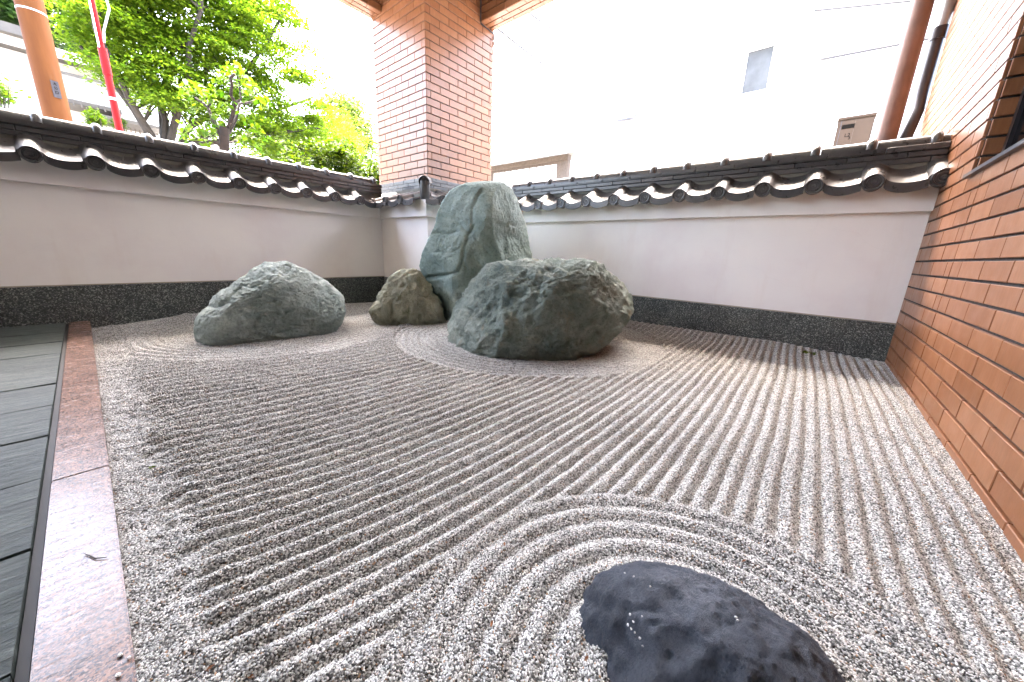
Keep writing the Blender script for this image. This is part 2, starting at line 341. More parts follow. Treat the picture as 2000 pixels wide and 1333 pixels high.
# ------------------------------------------------------------------ slate walk and kerb
ZK = .035
walk = empty('slate_walk'); tag(walk, 'grey riven slate paving beside the red granite kerb', 'paving', kind='structure')
MB().box((BACKX, YB, -.1), (-.138, YL-.02, ZK-.022)).build('bedding', MORTAR, walk)
MB().box((-.1515, YB, ZK-.022), (-.1395, YL-.02, ZK-.010)).build('edge_strip', m_plain('rubber_strip', (.03, .03, .03), .7), walk)
ys = [.11, .409, .709, 1.011, 1.311, 1.606, 1.898, 2.193, 2.471, 2.763, 3.073, 3.38, 3.73]
for i in range(len(ys)-1):
    for j, (a, b) in enumerate([(-.80, -.153), (-1.45, -.806), (-2.1, -1.456)]):
        tl = random.uniform(-.003, .003); d = MB(); nn = 7
        V = []; gap = random.uniform(.004, .011)
        for k in range(nn):
            for q, yy in enumerate((ys[i]+gap, ys[i+1]-gap*.3)):
                xx = a+(b-a)*k/(nn-1); V.append((xx, yy+random.uniform(-.003, .003), ZK-.001+(tl if q else -tl*.3)+random.uniform(-.0008, .0008)))
        nv = len(V); V += [(x, y, z-.019) for x, y, z in V]
        Fc = [(2*k, 2*k+2, 2*k+3, 2*k+1) for k in range(nn-1)]+[(2*k+nv, 2*k+2+nv, 2*k+2, 2*k) for k in range(nn-1)]+[(2*k+1, 2*k+3, 2*k+3+nv, 2*k+1+nv) for k in range(nn-1)]
        Fc += [(0, 1, 1+nv, nv), (2*nn-2+nv, 2*nn-1+nv, 2*nn-1, 2*nn-2)]
        d.add(V, Fc).build('slate', SLATE, walk)
kerb = empty('kerb'); tag(kerb, 'polished red granite kerb between slate walk and gravel', 'kerb', kind='structure')
ky = [YB, .42, 1.281, 2.138, 2.95, YL-.02]
for i in range(len(ky)-1):
    bm = bmesh.new(); bmesh.ops.create_cube(bm, size=1)
    for q in bm.verts: q.co = Vector(((q.co.x)*.0905-.0915, (ky[i]+ky[i+1])/2+q.co.y*(ky[i+1]-ky[i]-.0022), q.co.z*.16+ZK-.08))
    bmesh.ops.bevel(bm, geom=bm.edges[:], offset=.0022, segments=2, affect='EDGES'); me = bpy.data.meshes.new('kerb_stone'); bm.to_mesh(me); bm.free(); new('kerb_stone', me, KERB, kerb)

# ------------------------------------------------------------------ kawara pieces (shared meshes)
PITCH_T = .2505
def wave(s):
    """top of a tile across its width, 0 at the roll's centre"""
    if -.052 <= s <= .052: return .030*math.cos(s/.052*math.pi/2)**.75+.004
    q = (s-.052)/(PITCH_T-.052-.045); q = min(max(q, 0), 1); return .004-.017*math.sin(math.pi*q**.85)**.9-.004*q
def roof_tile_mesh(name, run, rise, s0=-.052, s1=PITCH_T-.045, cut=None, head=True):
    th = .013; n = 26; ss = [s0+(s1-s0)*i/n for i in range(n+1)]
    V = []; Fc = []
    for (u, z) in ((0, 0), (run, rise)):
        for s in ss: V.append((s, u, z+wave(s)))
        for s in ss: V.append((s, u, z+wave(s)-th))
    m = n+1
    for i in range(n):
        Fc += [(i, i+1, 2*m+i+1, 2*m+i), (m+i+1, m+i, 3*m+i, 3*m+i+1), (i+1, i, m+i, m+i+1), (2*m+i, 2*m+i+1, 3*m+i+1, 3*m+i)]
    Fc += [(0, 2*m, 3*m, m), (n, m+n, 3*m+n, 2*m+n)]
    b = MB(); b.add(V, Fc)
    # hanging drip plate of the pan, with a rim
    pn = [s for s in np.linspace(.044, s1+.004, 15)] if head else []
    if pn:
        lo = lambda s: wave(s)-.046-.004*math.sin(math.pi*(s-.044)/(s1-.04))
        Vp = []
        for u in (-.013, .0): Vp += [(s, u, wave(s)-.001) for s in pn]+[(s, u, lo(s)) for s in pn]
        k = len(pn); Fp = []
        for i in range(k-1):
            Fp += [(i, k+i, k+i+1, i+1), (2*k+i, 2*k+i+1, 3*k+i+1, 3*k+i), (i, i+1, 2*k+i+1, 2*k+i), (k+i, 3*k+i, 3*k+i+1, k+i+1)]
        Fp += [(0, 2*k, 3*k, k), (k-1, 2*k-1, 4*k-1, 3*k-1)]
        b.add(Vp, Fp)
        Vr = []                                        # raised border of the drip plate
        for u in (-.018, -.012): Vr += [(s, u, lo(s)+.008) for s in pn]+[(s, u, lo(s)-.001) for s in pn]
        b.add(Vr, Fp)
        prof = [(0, -.017), (.008, -.020), (.012, -.015), (.017, -.015), (.021, -.020), (.026, -.020), (.029, -.015), (.033, -.015), (.036, -.022), (.0415, -.023), (.044, -.019), (.044, .03)]
        nn = 22; Vd = [(0, prof[0][1], -.004)]; Fd = []
        for r, u in prof[1:]:
            Vd += [(r*math.cos(2*math.pi*a/nn), u, -.004+r*math.sin(2*math.pi*a/nn)) for a in range(nn)]
        for a in range(nn): Fd.append((0, 1+a, 1+(a+1) % nn))
        for q in range(len(prof)-2):
            for a in range(nn): Fd.append((1+q*nn+a, 1+(q+1)*nn+a, 1+(q+1)*nn+(a+1) % nn, 1+q*nn+(a+1) % nn))
        b.add(Vd, Fd)
    me = mesh(name, b.v, b.f)
    bm = bmesh.new(); bm.from_mesh(me); bmesh.ops.recalc_face_normals(bm, faces=bm.faces)
    if cut:
        bmesh.ops.bisect_plane(bm, geom=bm.verts[:]+bm.edges[:]+bm.faces[:], plane_co=cut[0], plane_no=cut[1], clear_outer=True)
    bm.to_mesh(me); bm.free()
    me.polygons.foreach_set('use_smooth', [True]*len(me.polygons)); me.set_sharp_from_angle(angle=RAD(38)); me.materials.append(KAW); return me
def bev_box(name, lx, ly, lz, off, mat, seg=1):
    """box, back face on y=0.., front towards -y, centred on x, standing on z=0"""
    bm = bmesh.new(); bmesh.ops.create_cube(bm, size=1)
    for q in bm.verts: q.co = Vector((q.co.x*lx, (q.co.y+.5)*ly, (q.co.z+.5)*lz))
    ed = [e for e in bm.edges if all(p.co.y < 1e-6 for p in e.verts)]
    bmesh.ops.bevel(bm, geom=ed, offset=off, segments=seg, affect='EDGES'); me = bpy.data.meshes.new(name); bm.to_mesh(me); bm.free(); me.materials.append(mat); return me
RT_WALL = roof_tile_mesh('roof_tile', .20, .126)
RT_SKIRT = roof_tile_mesh('roof_tile', .36, .115)
NOSHI = bev_box('ridge_tile', .2455, .235, .0285, .003, KAW)
NOSHI_T = bev_box('ridge_tile', .2455, .255, .0300, .007, KAW, 2)
def cap_mesh():
    b = MB(); n = 12; prof = [(-.125, .052), (.080, .052), (.080, .058), (.089, .067), (.103, .071), (.117, .067), (.1238, .058), (.1245, .052)]
    V = []
    for s, r in prof: V += [(s, -r*math.cos(math.pi*k/n), r*1.02*math.sin(math.pi*k/n)-.003) for k in range(n+1)]
    m = n+1; Fc = [(i*m+k, (i+1)*m+k, (i+1)*m+k+1, i*m+k+1) for i in range(len(prof)-1) for k in range(n)]
    Fc += [tuple(range(m)), tuple((len(prof)-1)*m+k for k in range(n, -1, -1))]
    me = mesh('cap_tile', V, Fc, True); me.set_sharp_from_angle(angle=RAD(50)); me.materials.append(KAW); return me
CAP = cap_mesh()
ZG, ZB0, ZE, ZN, ZT = .273, .899, 1.053, 1.158, 1.250      # granite top, band bottom, eave roll, ridge tiles bottom, top
def garden_wall(e, s0, s1, heads, capss, joint):
    MB().box((s0, 0, ZG-.03), (s1, .24, ZB0+.02)).build('plaster_panel', PLASTER, e)
    MB().box((s0, -.018, -.12), (s1, .25, ZG)).build('granite_base', GRAN, e)
    MB().box((s0, -.004, ZG+.0005), (s1, .02, ZG+.007)).build('joint_bead', m_bead, e)
    MB().box((s0, -.045, ZB0), (s1, .285, ZE+.012)).build('plaster_band', PLASTER, e)
    MB().box((s0, .022, ZE+.0), (s1, .236, ZN+.004)).build('infill', m_fill, e)
    MB().box((s0, .035, ZN+.004), (s1, .20, ZT+.004)).build('ridge_core', m_fill, e)
    b = MB(); b.add([(s0, .27, ZE+.10), (s1, .27, ZE+.10), (s1, .40, ZE+.01), (s0, .40, ZE+.01), (s0, .27, ZE+.06), (s1, .27, ZE+.06), (s1, .40, ZE-.03), (s0, .40, ZE-.03)],
                    [(0, 1, 2, 3), (7, 6, 5, 4), (3, 2, 6, 7), (0, 3, 7, 4), (1, 5, 6, 2), (0, 4, 5, 1)]); b.build('outer_slope', KAW, e)
    for h in heads:
        if s0 < h-.052 and h+PITCH_T-.045 < s1+.001: new('roof_tile', RT_WALL, None, e, (h, -.130, ZE+random.uniform(-.002, .002)))
        elif h < s1 and h+PITCH_T > s0:
            c = (s1-h, 0, 0) if h+PITCH_T-.045 > s1 else (s0-h, 0, 0); nrm = (1, 0, 0) if c[0] > .05 or h > s0+.1 else (-1, 0, 0)
            new('roof_tile', roof_tile_mesh('roof_tile', .20, .126, cut=(c, nrm)), None, e, (h, -.130, ZE))
    L = s1-s0
    for r in range(3):
        zz = ZN+.0305*r; off = (r*.37+joint) % 1; k = s0-off*.248
        while k < s1:
            a, c = max(k, s0), min(k+.248, s1)
            if c-a > .012:
                full = c-a > .2475; u = .014-(.010 if r == 2 else 0)+random.uniform(-.0015, .0015)
                me = (NOSHI_T if r == 2 else NOSHI) if full else bev_box('ridge_tile', c-a-.0025, .235, .030 if r == 2 else .0285, .003, KAW)
                new('ridge_tile', me, None, e, ((a+c)/2, u, zz))
            k += .248
    for s in capss: new('cap_tile', CAP, None, e, (s-.104, .12, ZT+.014))
m_bead = m_plain('joint_bead', (.33, .28, .22), .8)
m_fill = m_plain('eave_mortar', (.13, .125, .105), .9, .2, 20)
wl = empty('garden_wall', (0, YL, 0)); tag(wl, 'white plaster garden wall with tiled coping beneath the green maple', 'wall')
garden_wall(wl, BACKX, XB+.03, [1.885-.2487*k for k in range(21)], [2.165-.2462*k for k in range(22)], .3)
wr = empty('garden_wall', (XR, 0, 0), -math.pi/2); tag(wr, 'white plaster garden wall with tiled coping that butts against the brick wall', 'wall')
garden_wall(wr, -YP-.03, -YB, [-2.13+.2538*k for k in range(-4, 11)], [-2.42+.2538*k for k in range(12)], .6)
MB().tube([(.36, .12, ZT+.012), (.425, .12, ZT+.012)], .050, 16).build('cap_tile', KAW, wr, True)

# ------------------------------------------------------------------ brickwork
BRK = {}
def brick_mesh(l, h=.0605):
    k = (round(l, 3), round(h, 3))
    if k not in BRK: BRK[k] = bev_box('brick', l, .012, h, .0016, BRICK)
    return BRK[k]
def courses(s0, s1, off, pitch=.237, gap=.0055):
    out = []; k = s0+off-math.ceil(off/pitch)*pitch
    while k < s1:
        a, c = max(k, s0)+gap/2, min(k+pitch, s1)-gap/2
        if c-a > .012: out.append((a, c))
        k += pitch
    return out
pil = empty('brick_pillar', (PX, PY, 0)); tag(pil, 'square tan brick tile pillar rising from the wall corner', 'pillar')
MB().box((.010, .010, 1.28), (PS-.010, PS-.010, 3.5)).build('core', MORTAR, pil)
ZP0 = 1.355                                              # first joint on the pillar
zrow = -1
for r in range(-1, 27):
    z = ZP0+.07*r+.005; o = (.055, .1735)[r % 2]
    if z < 1.30:
        h = .0605-(1.30-z); z = 1.30
    else: h = .0605
    for a, c in courses(.0, PS, o): new('brick', brick_mesh(c-a, h), None, pil, ((a+c)/2, 0, z))                                    # face towards -Y
    for a, c in courses(.0, PS, o): new('brick', brick_mesh(c-a, h), None, pil, (0, (a+c)/2, z), (0, 0, -math.pi/2))                # face towards -X
# plaster base of the pillar with its skirt roof
MB().box((XB-PX, YP-PY, ZG-.03), (.5, .75, ZB0+.02)).build('plaster_base', PLASTER, pil)
MB().box((XB-PX-.018, YP-PY-.018, -.12), (.5, .78, ZG)).build('granite_base', GRAN, pil)
MB().box((XB-PX-.045, YP-PY-.045, ZB0+.001), (.52, .76, ZE+.013)).build('plaster_band', PLASTER, pil)
b = MB(); b.box((XB-PX-.014, YP-PY-.014, ZE), (.5, .75, ZE+.06)).box((-.06, -.06, ZE+.06), (.5, .5, 1.21)).build('infill', m_fill, pil)
SK = .125
for k in range(4):                                       # left side, running along Y
    yy = 3.688-.26*k
    cut = None
    d = yy-(YP-SK)                                       # distance to the outer corner
    cut = ((d, 0, 0), (1, 1, 0))
    yy2 = yy-PY; me = RT_SKIRT if d > .75 else roof_tile_mesh('roof_tile', .36, .115, cut=((d-.02, 0, 0), (1, 1, 0)))
    if k < 3 or d > .2: new('roof_tile', me, None, pil, (XB-PX-SK, yy2, ZE), (0, 0, -math.pi/2))
for k in range(5):                                       # front side, running along X
    xx = XB-SK+.20+.2538*k; d = xx-(XB-SK)
    me = RT_SKIRT if d > .6 else roof_tile_mesh('roof_tile', .36, .115, cut=((-d+.02, 0, 0), (-1, 1, 0)))
    if xx+.2 < XR-.0: new('roof_tile', me, None, pil, (xx-PX, YP-PY-SK, ZE))
cm = roof_tile_mesh('roof_tile', .36, .115, cut=((-.20+.2538+.02, 0, 0), (-1, 1, 0)))
new('roof_tile', cm, None, pil, (XB-SK+.20-.2538-PX, YP-PY-SK, ZE))
for r in range(3):
    zz = 1.208+.0355*r
    for a, c in courses(-.034, PS, .08+.09*r, .20, .0022):
        new('ridge_tile', bev_box('ridge_tile', c-a, .05, .034, .002, KAW), None, pil, ((a+c)/2, -.034, zz))
    for a, c in courses(-.034, PS, .05+.085*r, .20, .0022):
        new('ridge_tile', bev_box('ridge_tile', c-a, .05, .034, .002, KAW), None, pil, (-.034, (a+c)/2, zz), (0, 0, -math.pi/2))
# hip end at the corner: round cap over a curved apron
hp = np.array([XB-PX-SK+.02, YP-PY-SK+.02]); dg_ = np.array([-1, -1])/math.sqrt(2)
def hip():
    b = MB(); prof = [(0, 0), (.010, .004), (.014, 0), (.022, 0), (.026, .004), (.031, .004), (.034, 0), (.038, 0), (.041, .007), (.047, .008), (.050, .004), (.050, -.16)]
    nn = 24; c = np.array([hp[0], hp[1], 1.185]); ax = np.array([dg_[0], dg_[1], -.12]); ax /= np.linalg.norm(ax); sx = np.cross(ax, [0, 0, 1]); sx /= np.linalg.norm(sx); uz = np.cross(sx, ax)
    V = [c]; Fd = []
    for r, u in prof[1:]: V += [c+ax*u+r*(math.cos(2*math.pi*a/nn)*sx+math.sin(2*math.pi*a/nn)*uz) for a in range(nn)]
    for a in range(nn): Fd.append((0, 1+a, 1+(a+1) % nn))
    for q in range(len(prof)-2):
        for a in range(nn): Fd.append((1+q*nn+a, 1+(q+1)*nn+a, 1+(q+1)*nn+(a+1) % nn, 1+q*nn+(a+1) % nn))
    b.add(V, Fd)
    A = []; zz = [1.19, 1.12, 1.06, 1.035]; rr = [.049, .0475, .044, .036]
    for z, r in zip(zz, rr):
        for k in range(13):
            an = math.pi*k/12; p = np.array([hp[0], hp[1], z])-ax*.03*np.array([1, 1, 0])+r*math.cos(an)*sx+r*math.sin(an)*np.array([dg_[0], dg_[1], 0]); A.append(p)
    b.add(A, [(i*13+k, i*13+k+1, (i+1)*13+k+1, (i+1)*13+k) for i in range(3) for k in range(12)]+[tuple(39+k for k in range(12, -1, -1))])
    me = mesh('hip_tile', b.v, b.f, True); me.set_sharp_from_angle(angle=RAD(40)); new('hip_tile', me, KAW, pil)
hip()

# beams on the pillar, running over both walls
def beam(label, along_x):
    e = empty('brick_beam'); tag(e, label, 'beam')
    BW = .205
    if along_x:
        y1 = PY+PS-.012; y0 = y1-BW; MB().box((BACKX, y0+.010, ZBEAM+.011), (PX+.006, y1, ZBEAM+.5)).build('core', MORTAR, e)
        for r in range(3):
            for a, c in courses(PX-1.6, PX+.002, (.03, .15, .05)[r]): new('brick', brick_mesh(c-a), None, e, ((a+c)/2, y0+.0685*(r+1)-.003, ZBEAM), (RAD(90), 0, 0))
        for r in range(6):
            for a, c in courses(PX-1.6, PX+.002, (.03, .15)[r % 2]): new('brick', brick_mesh(c-a), None, e, ((a+c)/2, y0, ZBEAM+.003+.07*r))
    else:
        x1 = PX+PS-.012; x0 = x1-BW; MB().box((x0+.010, YB+.013, ZBEAM+.011), (x1, PY+.006, ZBEAM+.5)).build('core', MORTAR, e)
        for r in range(3):
            for a, c in courses(PY-1.8, PY+.002, (.03, .15, .05)[r]): new('brick', brick_mesh(c-a), None, e, (x0+.0685*(r+1)-.003, (a+c)/2, ZBEAM), (RAD(90), 0, -math.pi/2))
        for r in range(6):
            for a, c in courses(PY-1.8, PY+.002, (.03, .15)[r % 2]): new('brick', brick_mesh(c-a), None, e, (x0, (a+c)/2, ZBEAM+.003+.07*r), (0, 0, -math.pi/2))
    return e
beam('tan brick tile beam over the wall on the maple side', True); beam('tan brick tile beam over the wall on the white building side', False)
# conduit down the pillar's beam corner
b = MB(); x0 = PX+PS-.012-.205; b.tube([(x0-.012, PY-.012, 3.45), (x0-.012, PY-.012, ZBEAM+.02), (x0-.006, PY-.012, ZBEAM-.02), (PX+PS-.02, PY-.012, ZBEAM-.035), (PX+PS-.012, PY-.012, ZBEAM-.05), (PX+PS-.012, PY-.012, ZBEAM-.14)], .0065, 8)
tag(b.build('conduit', DARKM, None, True), 'thin dark conduit bent round the beam corner on the brick pillar', 'conduit')
# ceiling, its unseen overhang past the beams added to block the sun
tag(MB().box((BACKX, YB-.3, 3.42), (PX+PS+.5, PY+PS+.5, 3.9)).build('ceiling', CEIL), 'plain ceiling above the covered garden', 'ceiling', kind='structure')
tag(MB().box((BACKX-.3, YB-.3, -.1), (BACKX, PY+PS, 3.42)).build('light_stop_wall', m_plain('light_stop_render', (.45, .42, .38), .8)), 'unseen plain wall added to shut light out at the end of the slate walk', 'wall')  # unseen wall, added to keep fill light from this end out

# ------------------------------------------------------------------ brick wall on the right
bw = empty('brick_wall', (0, YB, 0)); tag(bw, 'tan brick tile wall with a dark window beside the raked gravel', 'wall')
JX, SZ, XEND = 2.457, .985, 4.42                     # window jamb, sill height, outer end
MB().box((.2, -.3, -.12), (JX, -.010, SZ-.012)).box((JX+.0005, -.3, -.12), (XEND, -.010, 3.6)).box((.2, -.3, 3.0), (JX, -.010, 3.6)).box((BACKX, -.3, -.12), (.1995, -.010, 3.6)).build('core', MORTAR2, bw)
allb = []
ZJ = .034+ZC
for k in range(-10, 45):
    z = ZJ+.07*k+.005
    if z < -.05: continue
    o = (0, .1185)[k % 2]
    segs = []
    if z < SZ-.02: segs += courses(.35, 2.27, (2.27-.35)-8*.237+o-.237, .237); segs += courses(2.274, XEND, .0775 if k % 2 else .196)
    else: segs += courses(JX, XEND, .03+o)
    for a, c in segs: allb.append((a, c, z))
    if z > SZ-.02 and z < 2.95:                       # bricks returning into the window reveal
        new('brick', brick_mesh(.062), None, bw, (JX-.012, -.043, z), (0, 0, -math.pi/2))
def vis(q):
    p = topx(np.array([(q[0]+q[1])/2, YB, q[2]+.03])); return -60 < p[0] < 2060 and -60 < p[1] < 1390
allb.sort(key=lambda q: (not vis(q), math.hypot((q[0]+q[1])/2, q[2]-ZC)))
rest = MB()
for i, (a, c, z) in enumerate(allb):
    if i < 252: new('brick', brick_mesh(c-a), None, bw, ((a+c)/2, random.uniform(-.0006, .0006), z), (0, 0, math.pi))
    else: rest.box((a, -.012, z), (c, 0, z+.0605))
ro = rest.build('brick_courses', BRICK, bw); ro['kind'] = 'stuff'
win = empty('window', (0, YB, 0)); tag(win, 'dark window set into the tan brick wall above a metal sill', 'window')
MB().box((.2, -.13, SZ), (JX, -.072, 3.0)).build('pane', GLASS, win)
MB().box((JX-.045, -.072, SZ), (JX-.012, -.060, 3.0)).build('frame', BLKPIPE, win)
MB().add([(.2, -.07, SZ+.018), (JX+.012, -.07, SZ+.018), (JX+.012, .016, SZ+.004), (.2, .016, SZ+.004), (.2, -.07, SZ-.012), (JX+.012, -.07, SZ-.012), (JX+.012, .016, SZ-.010), (.2, .016, SZ-.010)],
         [(0, 3, 2, 1), (4, 5, 6, 7), (3, 7, 6, 2), (2, 6, 5, 1), (0, 1, 5, 4), (0, 4, 7, 3)]).build('sill', DARKM, win)

# ------------------------------------------------------------------ stones
def rock(name, label, outline, depth, half, mat, sub=6, p=.82, q=.8, low=.03, mid=.014, fine=.004, fs=3.0, cracks=(), seed=0, stretch=(1, 1, 1), planes=(), soft=.88):
    O = np.array(outline, float); c = (O.max(0)+O.min(0))/2
    d0 = ray(*c); C = CAM+d0*depth; v = d0/np.linalg.norm(d0); r = CR-v*(CR@v); r /= np.linalg.norm(r); u = np.cross(r, v)
    ab = []
    for a in O:
        dd = ray(*a); P = CAM+dd*(((C-CAM)@v)/(dd@v))-C; ab.append((P@r, P@u))
    ab = np.array(ab); an = np.arctan2(ab[:, 1], ab[:, 0]); rr = np.hypot(ab[:, 0], ab[:, 1]); i = np.argsort(an); an, rr = an[i], rr[i]
    an = np.concatenate([an-2*np.pi, an, an+2*np.pi]); rr = np.tile(rr, 3)
    bm = bmesh.new(); bmesh.ops.create_icosphere(bm, subdivisions=sub, radius=1)
    S = np.array([w_.co[:] for w_ in bm.verts]); ph = np.arctan2(S[:, 1], S[:, 0]); rho = np.hypot(S[:, 0], S[:, 1])
    Rr = np.mean([np.interp(ph+dl, an, rr) for dl in (-.05, 0, .05)], 0)
    g = rho**p; k = np.sign(S[:, 2])*np.abs(S[:, 2])**q
    Pw = C+np.outer(Rr*np.cos(ph)*g, r)+np.outer(Rr*np.sin(ph)*g, u)-np.outer(k*half, v)
    for (nr, nu, nf), fr in planes:                  # flatten broad faces
        nv = nr*r+nu*u-nf*v; nv /= np.linalg.norm(nv); h = (Pw-C)@nv; lim = h.max()*fr; over = np.maximum(h-lim, 0); Pw = Pw-np.outer(over*soft, nv)
    nrm = np.outer(S[:, 0], r)+np.outer(S[:, 1], u)-np.outer(S[:, 2], v)
    front = np.clip(S[:, 2]*2.5+.25, 0, 1)
    disp = np.zeros(len(S)); st = np.array(stretch); off = Vector((seed*7.3, seed*3.1, seed*1.7))
    for n_, w_ in enumerate(Pw):
        a = Vector(w_*st)*fs+off
        edge = .35+.65*abs(S[n_, 2])
        l = mn.noise(a)*low*edge+mn.noise(a*2.1)*low*.5*edge
        rg = 0; am = 1
        for o_ in range(4):
            rg += am*(.45-abs(mn.noise(a*(3.2*2**o_)+Vector((o_*9., 0, 0)))))*1.6; am *= .55
        fn = mn.noise(a*24)+.7*mn.noise(a*52)+.45*mn.noise(a*105)
        pit = min(0, mn.noise(a*15)+.30)*2.0+min(0, mn.noise(a*31)+.38)*1.2
        disp[n_] = l+rg*mid+fn*fine*.9+pit*fine*3.0
    if cracks:
        px = topx(Pw)+np.array([(3.2*mn.noise(Vector(w_)*13), 3.2*mn.noise(Vector(w_)*13+Vector((50, 0, 0)))) for w_ in Pw])
        vary = np.array([.55+.9*max(0, mn.noise(Vector(w_)*7)+.4) for w_ in Pw])
        for pts, wd, dp in cracks:
            dm = np.full(len(Pw), 1e9)
            for (x0, y0), (x1, y1) in zip(pts[:-1], pts[1:]):
                A = np.array([x0, y0]); D = np.array([x1-x0, y1-y0]); tt = np.clip(((px-A)@D)/(D@D), 0, 1); dm = np.minimum(dm, np.linalg.norm(px-A-tt[:, None]*D, axis=1))
            disp -= dp*.8*vary*np.exp(-(dm/wd)**2)*front
    Pw = Pw+nrm*disp[:, None]
    for w_, co in zip(bm.verts, Pw): w_.co = Vector(co)
    zb = float(Pw[:, 2].min())
    me = bpy.data.meshes.new(name); bm.to_mesh(me); bm.free(); me.polygons.foreach_set('use_smooth', [True]*len(me.polygons))
    base_pt = Vector((C[0], C[1], gz(C[0], C[1]))); me.transform(Matrix.Translation(-base_pt))
    o = new(name, me, mat, None, base_pt); tag(o, label, 'stone'); return o
G1 = m_rock('green_stone', [(.09, .13, .118), (.175, .235, .215), (.26, .325, .30), (.37, .425, .40)], 2.6, None, .72)
G2 = m_rock('rough_green_stone', [(.075, .098, .086), (.155, .195, .172), (.26, .30, .265), (.43, .44, .385)], 4.0, (.24, .205, .145), .85, (1, 1, 1), .9)
G3 = m_rock('grey_green_stone', [(.09, .115, .108), (.19, .23, .215), (.30, .345, .325), (.46, .49, .47)], 3.5, None, .8)
G4 = m_rock('mossy_stone', [(.15, .16, .115), (.28, .285, .215), (.40, .40, .31), (.52, .51, .42)], 6.0, (.10, .125, .04), .9, (1, 1, .6), .9)
G5 = m_rock('dark_blue_stone', [(.036, .044, .062), (.075, .09, .122), (.118, .136, .175), (.21, .228, .27)], 7.0, None, .5, (1, 1.6, 1), .7)
c1 = lambda pts: [(800+x/4.443, 340+y/4.443) for x, y in pts]
rock('standing_stone', 'tall upright green stone in front of the pillar corner',
     [(862,400),(868,392),(885,372),(920,362),(960,358),(988,362),(1003,382),(1016,415),(1030,445),(1036,480),(1041,505),(1041,530),(1030,580),(985,640),(930,660),(885,652),(862,622),(846,585),(838,560),(826,540),(821,518),(830,492),(840,468),(851,440),(856,415)],
     3.07, .30, G1, 7, .75, .62, .045, .007, .0022, 2.6,
     [(c1([(110,905),(300,880),(420,840),(465,780),(470,650),(500,560)]), 3.2, .030), (c1([(480,620),(520,520),(560,460),(545,380),(540,300),(620,170)]), 3.2, .018),
      (c1([(270,360),(390,390),(520,500)]), 4, .022), (c1([(225,515),(330,515),(400,500)]), 4, .02), (c1([(540,510),(700,700)]), 2.6, .012), (c1([(530,560),(640,700)]), 2.6, .010),
      (c1([(620,520),(750,670)]), 2.6, .010), (c1([(560,720),(640,820),(560,900)]), 9, .03), (c1([(740,420),(830,450),(1000,440)]), 3.5, .014), (c1([(830,300),(835,480),(830,760)]), 5, .012),
      (c1([(200,680),(370,690),(440,640)]), 2, .008), (c1([(485,780),(490,890)]), 2, .010), (c1([(190,760),(300,830)]), 1.8, .006)], 1, planes=[((.7, .12, .7), .72), ((-.35, .2, .9), .80), ((.05, -.1, 1), .86), ((-.7, -.2, .7), .8)])
rock('boulder', 'large broad rough green boulder lying before the tall stone',
     [(880,640),(884,612),(905,575),(930,545),(960,525),(1000,516),(1060,514),(1120,517),(1170,526),(1205,543),(1226,564),(1238,582),(1236,602),(1222,622),(1205,642),(1180,664),(1130,692),(1060,710),(985,722),(955,712),(920,700),(893,680)],
     2.28, .50, G2, 7, .8, .72, .045, .024, .005, 2.8,
     [([(1000,560),(985,600),(1000,640),(975,690)], 10, -.035), ([(1050,560),(1040,620),(1060,680)], 14, .03), ([(1100,600),(1150,640)], 10, .02), ([(905,640),(940,625),(975,600)], 5, .014)], 2, (1, 1, 1.3), [((-.62, .3, .72), .62), ((.38, -.12, .92), .70), ((.0, .9, .45), .80), ((.75, .45, .5), .75), ((-.2, -.5, .85), .78)], .78)
rock('boulder', 'low rounded grey green boulder by the granite footed wall',
     [(385,640),(394,616),(410,602),(422,582),(450,561),(480,541),(500,524),(520,515),(545,516),(580,524),(610,539),(640,557),(662,577),(669,598),(664,622),(645,650),(600,672),(540,682),(470,684),(410,680),(388,660)],
     2.42, .40, G3, 7, .8, .75, .035, .012, .0060, 2.4,
     [([(412,603),(440,590),(466,562)], 4, .028), ([(510,615),(490,640),(470,650)], 7, .022), ([(545,530),(555,536)], 4, .018), ([(610,545),(620,550)], 3, .015), ([(480,560),(540,590),(600,560),(650,580)], 9, .012)], 3, (1, 1, 1.6), [((-.3, .75, .6), .76), ((.1, -.15, 1), .80), ((.5, .6, .6), .78)], .55)
rock('boulder', 'small craggy mossy stone tucked against the tall stone',
     [(726,606),(736,592),(755,563),(765,542),(785,532),(805,530),(816,532),(829,550),(846,576),(861,610),(868,634),(840,652),(800,654),(760,642),(735,624)],
     2.92, .20, G4, 6, .85, .8, .03, .020, .0045, 6.0,
     [([(765,560),(768,590),(762,625)], 3, .022), ([(798,545),(800,590),(792,630)], 3, .018), ([(805,575),(840,585)], 3, .012)], 4, (1, 1, .8))
rock('boulder', 'dark slate blue stone ringed by raked circles',
     [(1139,1225),(1143,1186),(1164,1150),(1204,1122),(1250,1110),(1300,1112),(1350,1124),(1410,1149),(1470,1183),(1530,1222),(1572,1250),(1612,1300),(1660,1380),(1640,1480),(1450,1560),(1250,1520),(1170,1420),(1150,1300)],
     .50, .13, G5, 6, .85, .8, .012, .007, .0018, 7.0,
     [([(1170,1185),(1225,1195),(1215,1240),(1240,1290)], 10, .010), ([(1280,1195),(1230,1195)], 7, .008), ([(1180,1290),(1215,1255)], 10, .008)], 5)

